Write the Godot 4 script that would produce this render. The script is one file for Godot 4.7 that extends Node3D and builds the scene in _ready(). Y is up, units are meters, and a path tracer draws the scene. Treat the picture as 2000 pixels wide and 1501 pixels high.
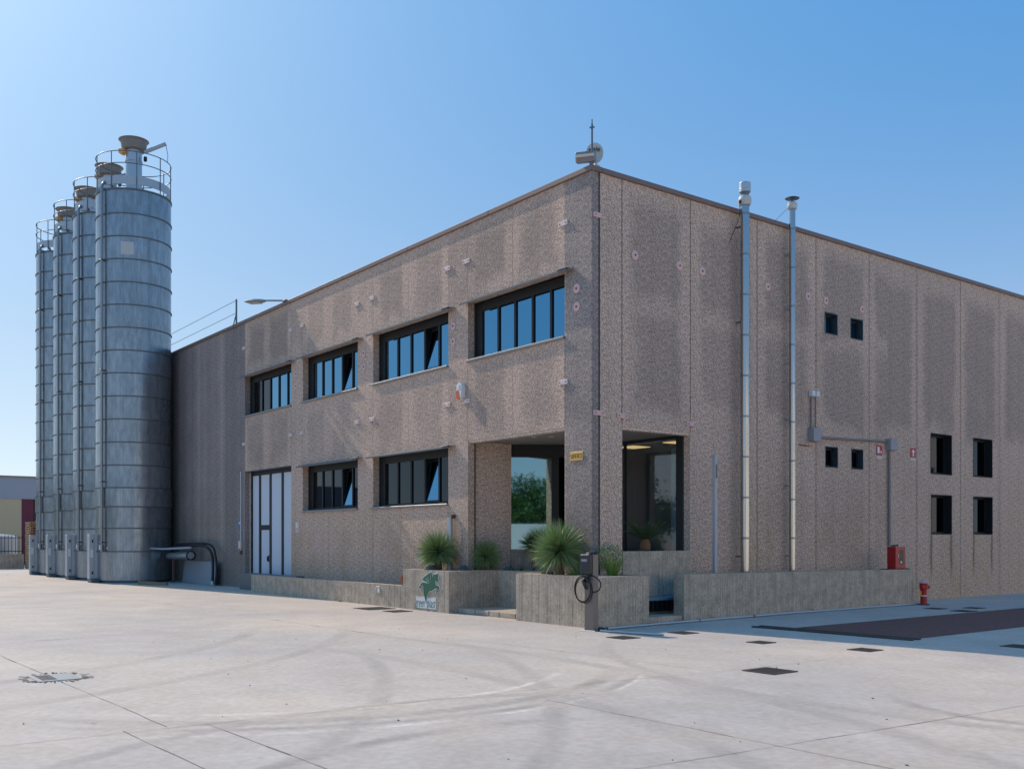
extends Node3D
# World axes: the factory corner stands at the origin, its long facade runs along -X (faces +Z), its short facade along -Z (faces +X). Metres.

const EYE := Vector3(15.71, 1.78, 14.037)
const SUN_DIR := Vector3(1.25, -1.0, -0.17)      # the way the sunlight travels
const XJ := [0.0, -0.868, -2.75, -4.59, -5.451, -7.415, -9.35, -10.244, -12.11, -13.95, -14.798, -16.76, -18.725, -20.80, -23.59, -26.4, -29.2, -32.0, -34.8, -37.6]
const ZJ := [-0.2, -0.879, -3.03, -5.398, -7.744, -10.116, -12.483, -14.872, -17.249, -19.63, -22.0, -24.38, -26.75, -29.1, -31.5]
const TOP := 9.54
var rng := RandomNumberGenerator.new()
var M := {}
var shared := {}
var used := {}

# ------------------------------------------------------------------ helpers
func lin(r: float, g: float, b: float) -> Color:
	return Color(r, g, b).linear_to_srgb()

func mat(called: String, c: Color, rough := 0.8, metal := 0.0) -> StandardMaterial3D:
	var m := StandardMaterial3D.new()
	m.resource_name = called
	m.albedo_color = c
	m.roughness = rough
	m.metallic = metal
	M[called] = m
	return m

func numbered(called: String) -> String:
	if not used.has(called):
		used[called] = 0
		return called
	used[called] += 1
	return "%s_%03d" % [called, used[called]]

func tag(o: Node, label: String, category: String, group := "", kind := "") -> Node:
	if label: o.set_meta("label", label)
	if category: o.set_meta("category", category)
	if group: o.set_meta("group", group)
	if kind: o.set_meta("kind", kind)
	return o

func thing(called: String, label: String, category: String, at := Vector3.ZERO, turn := 0.0, group := "") -> Node3D:
	var o := Node3D.new()
	o.name = numbered(called)
	add_child(o, true)
	o.position = at
	o.rotation.y = turn
	tag(o, label, category, group)
	return o

func part(parent: Node, called: String, mesh: Mesh, m: Material, at := Vector3.ZERO, rot := Vector3.ZERO) -> MeshInstance3D:
	var o := MeshInstance3D.new()
	o.name = called
	o.mesh = mesh
	o.material_override = m
	parent.add_child(o, true)
	o.position = at
	o.rotation = rot
	return o

func struct(called: String, mesh: Mesh, m: Material, at := Vector3.ZERO) -> MeshInstance3D:
	var o := part(self, numbered(called), mesh, m, at)
	o.set_meta("kind", "structure")
	return o

func begin() -> SurfaceTool:
	var st := SurfaceTool.new()
	st.begin(Mesh.PRIMITIVE_TRIANGLES)
	return st

func vtx(st: SurfaceTool, p: Vector3, n: Vector3, uv: Vector2, uv2: Vector2) -> void:
	st.set_normal(n)
	st.set_uv(uv)
	st.set_uv2(uv2)
	st.add_vertex(p)

func uvs(p: Vector3, n: Vector3) -> Vector2:
	var a := n.abs()
	if a.x >= a.y and a.x >= a.z: return Vector2(p.z, -p.y)
	if a.y >= a.z: return Vector2(p.x, p.z)
	return Vector2(p.x, -p.y)

func wall_uv(p: Vector3, side: int) -> Vector2:
	if side == 1: return Vector2(-p.x / 38.0, 1.0 - p.y / 9.7)
	if side == 2: return Vector2(-p.z / 32.0, 1.0 - p.y / 9.7)
	return Vector2(p.x, p.z)

# quad a b c d runs counter-clockwise seen from outside
func quad(st: SurfaceTool, a: Vector3, b: Vector3, c: Vector3, d: Vector3, side := 0) -> void:
	var n := (b - a).cross(d - a).normalized()
	if n.length() < 0.5: n = (c - b).cross(d - b).normalized()
	for p in [a, c, b, a, d, c]:
		vtx(st, p, n, uvs(p, n), wall_uv(p, side))

func tri(st: SurfaceTool, a: Vector3, b: Vector3, c: Vector3) -> void:
	var n := (b - a).cross(c - a).normalized()
	for p in [a, c, b]:
		vtx(st, p, n, uvs(p, n), Vector2(p.x, p.z))

func add_box(st: SurfaceTool, lo: Vector3, hi: Vector3, side := 0, bev := 0.0) -> void:
	if bev <= 0.0:
		var c := []
		for i in 8: c.append(Vector3(hi.x if i & 1 else lo.x, hi.y if i & 2 else lo.y, hi.z if i & 4 else lo.z))
		quad(st, c[4], c[5], c[7], c[6], side); quad(st, c[1], c[0], c[2], c[3], side)
		quad(st, c[5], c[1], c[3], c[7], side); quad(st, c[0], c[4], c[6], c[2], side)
		quad(st, c[6], c[7], c[3], c[2], side); quad(st, c[0], c[1], c[5], c[4], side)
		return
	# chamfered: faces, edges, corners
	var mid := (lo + hi) / 2.0
	var h := (hi - lo) / 2.0
	bev = minf(bev, minf(h.x, minf(h.y, h.z)) * 0.9)
	var ax := [Vector3.RIGHT, Vector3.UP, Vector3.BACK]
	for i in 3:
		var u: Vector3 = ax[(i + 1) % 3]
		var v: Vector3 = ax[(i + 2) % 3]
		var hu: float = h[(i + 1) % 3]
		var hv: float = h[(i + 2) % 3]
		for s in [-1.0, 1.0]:
			var n: Vector3 = ax[i] * s
			var o: Vector3 = mid + n * h[i]
			var iu := u * (hu - bev)
			var iv: Vector3 = v * (hv - bev) * s
			quad(st, o - iu - iv, o + iu - iv, o + iu + iv, o - iu + iv, side)
			for t in [-1.0, 1.0]:   # the chamfer between this face and the face along u
				var a: Vector3 = mid + n * h[i] + u * (hu - bev) * t
				var b: Vector3 = mid + n * (h[i] - bev) + u * hu * t
				var w: Vector3 = v * (hv - bev)
				if s * t > 0: quad(st, a - w, b - w, b + w, a + w, side)
				else: quad(st, b - w, a - w, a + w, b + w, side)
	for sx in [-1.0, 1.0]:
		for sy in [-1.0, 1.0]:
			for sz in [-1.0, 1.0]:
				var s := Vector3(sx, sy, sz)
				var a: Vector3 = mid + Vector3(s.x * h.x, s.y * (h.y - bev), s.z * (h.z - bev))
				var b: Vector3 = mid + Vector3(s.x * (h.x - bev), s.y * h.y, s.z * (h.z - bev))
				var c: Vector3 = mid + Vector3(s.x * (h.x - bev), s.y * (h.y - bev), s.z * h.z)
				if sx * sy * sz > 0: tri(st, a, b, c)
				else: tri(st, a, c, b)

func box_mesh(size: Vector3, bev := 0.0) -> Mesh:
	var key := "b%s%s" % [size, bev]
	if not shared.has(key):
		var st := begin()
		add_box(st, -size / 2.0, size / 2.0, 0, bev)
		shared[key] = st.commit()
	return shared[key]

func box(parent: Node, called: String, lo: Vector3, hi: Vector3, m: Material, bev := 0.0) -> MeshInstance3D:
	return part(parent, called, box_mesh((hi - lo).abs(), bev), m, (lo + hi) / 2.0)

# profile: Vector2(radius, height), from bottom to top on the outside
func add_lathe(st: SurfaceTool, prof: Array, seg := 24, at := Vector3.ZERO, basis := Basis(), smooth := false) -> void:
	for i in prof.size() - 1:
		var p: Vector2 = prof[i]
		var q: Vector2 = prof[i + 1]
		if p.distance_to(q) < 1e-6: continue
		var e := (q - p).normalized()
		for k in seg:
			var a0 := TAU * k / seg
			var a1 := TAU * (k + 1) / seg
			var c0 := Vector3(cos(a0), 0, sin(a0))
			var c1 := Vector3(cos(a1), 0, sin(a1))
			var vs := [c0 * p.x + Vector3.UP * p.y, c1 * p.x + Vector3.UP * p.y, c1 * q.x + Vector3.UP * q.y, c0 * q.x + Vector3.UP * q.y]
			var ns := [c0 * e.y - Vector3.UP * e.x, c1 * e.y - Vector3.UP * e.x, c1 * e.y - Vector3.UP * e.x, c0 * e.y - Vector3.UP * e.x]
			var us := [Vector2(a0 * p.x, -p.y), Vector2(a1 * p.x, -p.y), Vector2(a1 * p.x, -q.y), Vector2(a0 * p.x, -q.y)]
			for j in [0, 1, 2, 0, 2, 3]:
				vtx(st, at + basis * vs[j], (basis * ns[j]).normalized(), us[j], us[j])

func lathe(prof: Array, seg := 24) -> Mesh:
	var key := "l%s%d" % [prof, seg]
	if not shared.has(key):
		var st := begin()
		add_lathe(st, prof, seg)
		shared[key] = st.commit()
	return shared[key]

func rod(r: float, h: float, seg := 16, bev := 0.0) -> Mesh:
	return lathe([Vector2(0, 0), Vector2(r - bev, 0), Vector2(r, bev), Vector2(r, h - bev), Vector2(r - bev, h), Vector2(0, h)], seg)

func add_tube(st: SurfaceTool, path: Array, r: float, seg := 8, closed := false) -> void:
	var n := path.size()
	var rings := []
	var up := Vector3.UP
	for i in n:
		var d: Vector3
		if closed: d = path[(i + 1) % n] - path[(i - 1 + n) % n]
		else: d = path[mini(i + 1, n - 1)] - path[maxi(i - 1, 0)]
		d = d.normalized()
		if absf(d.dot(up)) > 0.95: up = Vector3.RIGHT if absf(d.x) < 0.9 else Vector3.BACK
		var s := d.cross(up).normalized()
		up = s.cross(d).normalized()
		var ring := []
		for k in seg:
			var a := TAU * k / seg
			ring.append([path[i] + (s * cos(a) + up * sin(a)) * r, s * cos(a) + up * sin(a)])
		rings.append(ring)
	var last := n if closed else n - 1
	for i in last:
		var A: Array = rings[i]
		var B: Array = rings[(i + 1) % n]
		for k in seg:
			var l := (k + 1) % seg
			for j in [A[k], B[l], B[k], A[k], A[l], B[l]]:
				vtx(st, j[0], j[1], Vector2(float(k) / seg, i), Vector2.ZERO)
	if not closed:
		for e in [[rings[0], path[0], (path[0] - path[1]).normalized()], [rings[n - 1], path[n - 1], (path[n - 1] - path[n - 2]).normalized()]]:
			for k in seg:
				for p in [e[1], e[0][k][0], e[0][(k + 1) % seg][0]]: vtx(st, p, e[2], Vector2.ZERO, Vector2.ZERO)

func tube(path: Array, r: float, seg := 8, closed := false) -> Mesh:
	var st := begin()
	add_tube(st, path, r, seg, closed)
	return st.commit()

func bend(points: Array, steps := 8) -> Array:
	var c := Curve3D.new()
	for i in points.size():
		var prev: Vector3 = points[maxi(i - 1, 0)]
		var next: Vector3 = points[mini(i + 1, points.size() - 1)]
		var t := (next - prev) / 6.0
		c.add_point(points[i], -t, t)
	var out := []
	for k in (points.size() - 1) * steps + 1:
		out.append(c.samplef(float(k) / steps))
	return out

func prism(poly: PackedVector2Array, depth: float) -> Mesh:   # outline in XY, from z = 0 to z = depth
	var st := begin()
	var ids := Geometry2D.triangulate_polygon(poly)
	for i in range(0, ids.size(), 3):
		var a := poly[ids[i]]
		var b := poly[ids[i + 1]]
		var c := poly[ids[i + 2]]
		if (b - a).cross(c - a) < 0:
			var t := b
			b = c
			c = t
		tri(st, Vector3(a.x, a.y, depth), Vector3(b.x, b.y, depth), Vector3(c.x, c.y, depth))
		tri(st, Vector3(a.x, a.y, 0), Vector3(c.x, c.y, 0), Vector3(b.x, b.y, 0))
	var cw := Geometry2D.is_polygon_clockwise(poly)
	for i in poly.size():
		var a := poly[i]
		var b := poly[(i + 1) % poly.size()]
		if not cw:
			var t := a
			a = b
			b = t
		quad(st, Vector3(b.x, b.y, 0), Vector3(a.x, a.y, 0), Vector3(a.x, a.y, depth), Vector3(b.x, b.y, depth))
	return st.commit()

func words(parent: Node, called: String, text: String, size: float, m: Material, at: Vector3, rot := Vector3.ZERO, bold := false, squeeze := 1.0, slant := 0.0, depth := 0.004) -> MeshInstance3D:
	var t := TextMesh.new()
	t.text = text
	var f := SystemFont.new()
	f.font_names = PackedStringArray(["Droid Sans"])
	if bold: f.font_weight = 700
	t.font = f
	t.font_size = 64
	t.pixel_size = size / 46.0
	t.depth = depth
	var o := part(parent, called, t, m, at, rot)
	var b := Basis.from_euler(rot)
	o.basis = b * Basis(Vector3(squeeze, 0, 0), Vector3(slant, 1, 0), Vector3(0, 0, 1))
	return o

# ------------------------------------------------------------------ pictures
func noise_image(w: int, h: int, freq: float, sd: int, kind := FastNoiseLite.TYPE_SIMPLEX_SMOOTH, octaves := 4) -> Image:
	var n := FastNoiseLite.new()
	n.seed = sd
	n.noise_type = kind
	n.frequency = freq
	n.fractal_octaves = octaves
	if kind == FastNoiseLite.TYPE_CELLULAR:
		n.fractal_type = FastNoiseLite.FRACTAL_NONE
		n.cellular_return_type = FastNoiseLite.RETURN_CELL_VALUE
	var im := n.get_seamless_image(w, h, false, false, 0.1, true)
	im.convert(Image.FORMAT_L8)
	return im

func bytes_of(im: Image) -> PackedByteArray:
	return im.get_data()

func picture(w: int, h: int, data: PackedByteArray) -> ImageTexture:
	return ImageTexture.create_from_image(Image.create_from_data(w, h, false, Image.FORMAT_RGB8, data))

func put_rgb(data: PackedByteArray, i: int, r: float, g: float, b: float) -> void:
	data[i * 3] = clampi(int(r * 255.0), 0, 255)
	data[i * 3 + 1] = clampi(int(g * 255.0), 0, 255)
	data[i * 3 + 2] = clampi(int(b * 255.0), 0, 255)

func aggregate_pictures() -> Array:
	var n := 512
	var cells := bytes_of(noise_image(n, n, 0.085, 3, FastNoiseLite.TYPE_CELLULAR))
	var d := FastNoiseLite.new()
	d.seed = 3
	d.noise_type = FastNoiseLite.TYPE_CELLULAR
	d.fractal_type = FastNoiseLite.FRACTAL_NONE
	d.frequency = 0.085
	d.cellular_return_type = FastNoiseLite.RETURN_DISTANCE
	var di := d.get_seamless_image(n, n, false, false, 0.1, true)
	di.convert(Image.FORMAT_L8)
	var dist := bytes_of(di)
	var fine := bytes_of(noise_image(n, n, 0.25, 5, FastNoiseLite.TYPE_SIMPLEX_SMOOTH, 2))
	var col := PackedByteArray()
	col.resize(n * n * 3)
	var hei := PackedByteArray()
	hei.resize(n * n)
	for i in n * n:
		var c := cells[i] / 255.0
		var gap := smoothstep(0.35, 0.85, dist[i] / 255.0)
		var f := fine[i] / 255.0 - 0.5
		var l := 0.85 + 0.44 * (c - 0.5) + 0.16 * f
		if c > 0.88: l += 0.10
		l = lerpf(l, 0.50, gap * 0.75)
		put_rgb(col, i, l * 1.03, l * (0.965 + 0.05 * f), l * (0.93 + 0.1 * (c - 0.5)))
		hei[i] = clampi(int((1.0 - gap) * 200.0 + c * 40.0 + f * 20.0), 0, 255)
	return [picture(n, n, col), ImageTexture.create_from_image(Image.create_from_data(n, n, false, Image.FORMAT_L8, hei))]

func block(t: float, a: float, b: float, soft: float) -> float:
	return smoothstep(a - soft, a + soft, t) * (1.0 - smoothstep(b - soft, b + soft, t))

# the weathering of one facade, as a tint over the aggregate: damp dark fields inside the panels, pale ribs along the joints, streaks and drips
func weather_picture(side: int) -> ImageTexture:
	var w := 1024
	var h := 288
	var length := 38.0 if side == 1 else 32.0
	var big := bytes_of(noise_image(w, h, 0.012, 11 + side, FastNoiseLite.TYPE_SIMPLEX_SMOOTH, 4))
	var mid := bytes_of(noise_image(w, h, 0.05, 21 + side, FastNoiseLite.TYPE_SIMPLEX_SMOOTH, 4))
	var streak := bytes_of(noise_image(w, 8, 0.06, 31 + side, FastNoiseLite.TYPE_SIMPLEX_SMOOTH, 3))
	var joints: Array = XJ if side == 1 else ZJ
	var data := PackedByteArray()
	data.resize(w * h * 3)
	for x in w:
		var p := (x + 0.5) / w * length
		var near := 9.0
		var lo := 0.0
		var hi := length
		for j in joints:
			near = minf(near, absf(p + j))
			if -j <= p: lo = maxf(lo, -j)
			else: hi = minf(hi, -j)
		var wide := hi - lo
		var st := streak[x + w * 3] / 255.0 - 0.5
		var tone := sin(lo * 12.9898 + side * 4.1) * 0.22      # every casting has its own tone
		for y in h:
			var i := y * w + x
			var Y := (1.0 - (y + 0.5) / h) * 9.7
			var b := big[i] / 255.0 - 0.5
			var m := mid[i] / 255.0 - 0.5
			var warp := b * 0.5 + m * 0.25
			var dark := 0.0
			var inner := smoothstep(0.16, 0.5, near + warp * 0.35) if wide > 1.2 else 0.45
			if side == 2:
				dark = inner * (block(Y + warp, 7.05, 9.1, 0.3) * 0.9 + block(Y + warp, 4.75, 6.7, 0.3) * 0.85 + block(Y + warp * 1.5, 1.6, 3.4, 0.6) * 0.3)
				if p > 11.0: dark = inner * (block(Y + warp, 4.9, 8.9, 0.35) * 0.95)
			else:
				dark = inner * (block(Y + warp, 7.9, 9.3, 0.3) * 0.75 + block(Y + warp, 4.3, 5.9, 0.3) * 0.55 + block(Y + warp, 0.4, 2.3, 0.4) * 0.35)
				if p > 18.7: dark = 0.75 - 0.75 * (block(p + m * 0.2, 20.6, 21.2, 0.15) + block(p + m * 0.2, 23.2, 24.0, 0.2)) * (0.6 + 0.4 * st) + st * 0.25
				if p < 0.87: dark = 0.75 + b * 0.5
			dark += b * 0.45 + m * 0.35 + st * (0.15 if side == 1 else 0.10) + tone
			if side == 1 and p > 14.8: dark += st * 0.2
			var r := 0.97
			var g := 0.925
			var bl := 0.885
			var warm := clampf(0.5 + m + b, 0.0, 1.0) * smoothstep(4.6, 0.3, Y)
			r += 0.03 * warm
			bl -= 0.06 * warm
			dark = clampf(dark, 0.0, 1.0)
			var k := 0.20 if side == 1 else 0.15
			r *= 1.0 - k * dark
			g *= 1.0 - k * 0.92 * dark
			bl *= 1.0 - k * 0.84 * dark
			if side == 1 and (p < 0.87 or p > 18.7):     # the corner pier is greyer stone; the blank end is toned greyer
				r *= 0.84
				g *= 0.88
				bl *= 0.93
			if side == 2 and Y < 1.9:                    # rust-brown drips below the corners of the ground floor windows
				for zz in [13.24, 14.34, 15.64, 16.74]:
					var dr := exp(-pow((p - zz + m * 0.06) / 0.055, 2.0)) * smoothstep(0.15 + (m + 0.5) * 0.5, 1.2, Y) * 0.34
					r *= 1.0 - dr
					g *= 1.0 - dr
					bl *= 1.0 - dr * 1.15
			put_rgb(data, i, r, g, bl)
	return picture(w, h, data)

func yard_picture() -> ImageTexture:
	var n := 1280
	var big := bytes_of(noise_image(n, n, 0.006, 41, FastNoiseLite.TYPE_SIMPLEX_SMOOTH, 5))
	var mid := bytes_of(noise_image(n, n, 0.035, 42, FastNoiseLite.TYPE_SIMPLEX_SMOOTH, 5))
	var spots := bytes_of(noise_image(n, n, 0.16, 43, FastNoiseLite.TYPE_SIMPLEX_SMOOTH, 2))
	var wear := PackedFloat32Array()
	wear.resize(n * n)
	# tyre marks: arcs of rubber and scrubbed concrete (centre, radius, from, to, half width, strength), metres
	var arcs := [[2.5, 8.0, 4.6, -0.9, 1.1, 0.16, 0.16], [2.5, 8.0, 4.95, -0.8, 1.0, 0.10, 0.14], [2.3, 8.2, 4.2, -0.9, 0.9, 0.08, -0.12], [2.3, 8.2, 5.3, -0.9, 0.9, 0.06, -0.10],
		[12.0, 9.0, 4.0, 2.0, 3.6, 0.14, 0.15], [12.0, 9.0, 5.6, 2.2, 3.7, 0.14, 0.12], [10.6, 2.8, 1.6, -1.0, 2.6, 0.12, 0.18], [-2.0, 20.0, 14.0, -1.4, -0.3, 0.16, 0.10], [-2.0, 20.0, 15.9, -1.4, -0.3, 0.16, 0.10],
		[4.0, 24.0, 17.5, -1.9, -0.6, 0.2, 0.09], [4.0, 24.0, 19.4, -1.9, -0.6, 0.2, 0.09], [-8.0, 16.0, 11.0, -1.2, 0.2, 0.18, 0.10], [-8.0, 16.0, 12.8, -1.2, 0.2, 0.18, 0.10], [9.0, -3.0, 8.0, 0.6, 2.6, 0.16, 0.10]]
	for a in arcs:
		var steps := int(a[2] * absf(a[4] - a[3]) / 0.05)
		for s in steps:
			var t := float(s) / steps
			var ang: float = lerpf(a[3], a[4], t)
			var cx: float = a[0] + cos(ang) * a[2]
			var cz: float = a[1] + sin(ang) * a[2]
			var rad := int(a[5] / 0.0375) + 1
			var px := int((cx + 24.0) / 48.0 * n)
			var pz := int((cz + 24.0) / 48.0 * n)
			for dx in range(-rad, rad + 1):
				for dz in range(-rad, rad + 1):
					var ix := px + dx
					var iz := pz + dz
					if ix < 0 or iz < 0 or ix >= n or iz >= n: continue
					var q = sqrt(dx * dx + dz * dz) * 0.0375 / a[5]
					if q > 1.0: continue
					var v: float = a[6] * (1.0 - q * q) * smoothstep(0.0, 0.2, t) * (1.0 - smoothstep(0.8, 1.0, t))
					var o := iz * n + ix
					if absf(v) > absf(wear[o]): wear[o] = v
	var data := PackedByteArray()
	data.resize(n * n * 3)
	for i in n * n:
		var b := big[i] / 255.0 - 0.5
		var m := mid[i] / 255.0 - 0.5
		var s := spots[i] / 255.0
		var l := 0.80 + 0.10 * b + 0.07 * m - wear[i] * (0.5 + 1.6 * m)
		if s > 0.86: l -= (s - 0.86) * 1.4
		if s < 0.12: l += (0.12 - s) * 0.5
		var wm := clampf(0.5 + b * 1.3 - m * 0.6, 0.0, 1.0)
		put_rgb(data, i, l * (0.985 + 0.03 * wm), l * 0.965, l * (0.94 - 0.04 * wm))
	return picture(n, n, data)

func mottled(n: int, freq: float, sd: int, base: float, swing: float, tint := Color(1, 1, 1), cells := false) -> ImageTexture:
	var a := bytes_of(noise_image(n, n, freq, sd, FastNoiseLite.TYPE_CELLULAR if cells else FastNoiseLite.TYPE_SIMPLEX_SMOOTH, 4))
	var b := bytes_of(noise_image(n, n, freq * 5.0, sd + 1, FastNoiseLite.TYPE_SIMPLEX_SMOOTH, 2))
	var data := PackedByteArray()
	data.resize(n * n * 3)
	for i in n * n:
		var l := base + swing * (a[i] / 255.0 - 0.5) + swing * 0.5 * (b[i] / 255.0 - 0.5)
		put_rgb(data, i, l * tint.r, l * tint.g, l * tint.b)
	return picture(n, n, data)

func zinc_picture() -> ImageTexture:      # zinc spangle with rain streaks and dust that run down the sheet
	var w := 1024
	var h := 512
	var a := bytes_of(noise_image(w, h, 0.09, 81, FastNoiseLite.TYPE_CELLULAR))
	var b := bytes_of(noise_image(w, 8, 0.03, 82, FastNoiseLite.TYPE_SIMPLEX_SMOOTH, 4))
	var c := bytes_of(noise_image(w, h, 0.012, 83, FastNoiseLite.TYPE_SIMPLEX_SMOOTH, 4))
	var data := PackedByteArray()
	data.resize(w * h * 3)
	for y in h:
		for x in w:
			var i := y * w + x
			var l := 0.90 + 0.05 * (a[i] / 255.0 - 0.5) + 0.10 * (b[x + w * 4] / 255.0 - 0.5) * (0.4 + c[i] / 255.0) + 0.16 * (c[i] / 255.0 - 0.5)
			put_rgb(data, i, l * 0.995, l, l * 1.0)
	return picture(w, h, data)

func board_picture() -> ImageTexture:      # concrete cast against sawn boards: grain along the height, stains that run down
	var w := 512
	var h := 256
	var a := bytes_of(noise_image(w, h, 0.02, 61, FastNoiseLite.TYPE_SIMPLEX_SMOOTH, 4))
	var b := bytes_of(noise_image(w, 8, 0.22, 62, FastNoiseLite.TYPE_SIMPLEX_SMOOTH, 3))
	var c := bytes_of(noise_image(w, h, 0.11, 63, FastNoiseLite.TYPE_SIMPLEX_SMOOTH, 3))
	var data := PackedByteArray()
	data.resize(w * h * 3)
	for y in h:
		for x in w:
			var i := y * w + x
			var l := 0.73 + 0.16 * (a[i] / 255.0 - 0.5) + 0.16 * (b[x + w * 4] / 255.0 - 0.5) + 0.15 * (c[i] / 255.0 - 0.5)
			if c[i] < 52: l -= 0.10
			put_rgb(data, i, l, l * 0.975, l * 0.93)
	return picture(w, h, data)

func sky_panorama() -> ImageTexture:
	var w := 512
	var h := 256
	var im := Image.create(w, h, false, Image.FORMAT_RGBF)
	var sun := -SUN_DIR.normalized()
	for y in h:
		var el := PI / 2.0 - (y + 0.5) / h * PI
		var s := maxf(sin(el), 0.0)
		for x in w:
			var az := (x + 0.5) / w * TAU
			var d := Vector3(sin(az) * cos(el), sin(el), -cos(az) * cos(el))     # the first column looks to -Z, the middle one to +Z
			var c := clampf(d.dot(sun), -1.0, 1.0)
			var g := acos(c)
			var zen := Vector3(0.025, 0.228, 0.57)
			var hor := Vector3(0.71, 0.815, 0.86)
			var col := zen.lerp(hor, pow(1.0 - s, 5.0))
			var glow := exp(-g * 3.0)
			col += Vector3(0.98, 1.02, 0.86) * glow + Vector3(0.9, 0.85, 0.75) * exp(-g * 9.0) * 0.8
			if el < 0.0: col = Vector3(0.30, 0.29, 0.28)
			im.set_pixel(x, y, Color(col.x, col.y, col.z))
	return ImageTexture.create_from_image(im)

# ------------------------------------------------------------------ light
func set_light() -> void:
	var cam := Camera3D.new()
	cam.name = "camera"
	cam.projection = Camera3D.PROJECTION_FRUSTUM
	cam.near = 0.1
	cam.far = 900.0
	cam.size = 0.1 * 1501.0 / 1944.0
	cam.frustum_offset = Vector2(0.0, 0.1 * (1051.0 - 750.5) / 1944.0)
	add_child(cam)
	cam.look_at_from_position(EYE, EYE + Vector3(-0.79644, 0.0, -0.60472))
	cam.current = true
	var e := Environment.new()
	e.background_mode = Environment.BG_SKY
	var sky := Sky.new()
	var pm := PanoramaSkyMaterial.new()
	pm.panorama = sky_panorama()
	sky.sky_material = pm
	e.sky = sky
	e.background_energy_multiplier = 1.0
	e.tonemap_mode = Environment.TONE_MAPPER_LINEAR
	e.tonemap_exposure = 1.15
	e.sdfgi_enabled = true
	e.ssao_enabled = true
	e.ssil_enabled = true
	var we := WorldEnvironment.new()
	we.environment = e
	we.name = "environment"
	add_child(we)
	var sun := DirectionalLight3D.new()
	sun.name = "sun"
	sun.light_color = Color(1.0, 0.93, 0.85)
	sun.light_energy = 1.02
	sun.light_angular_distance = 0.5
	sun.shadow_enabled = true
	add_child(sun)
	sun.look_at_from_position(Vector3.ZERO, SUN_DIR)

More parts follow.
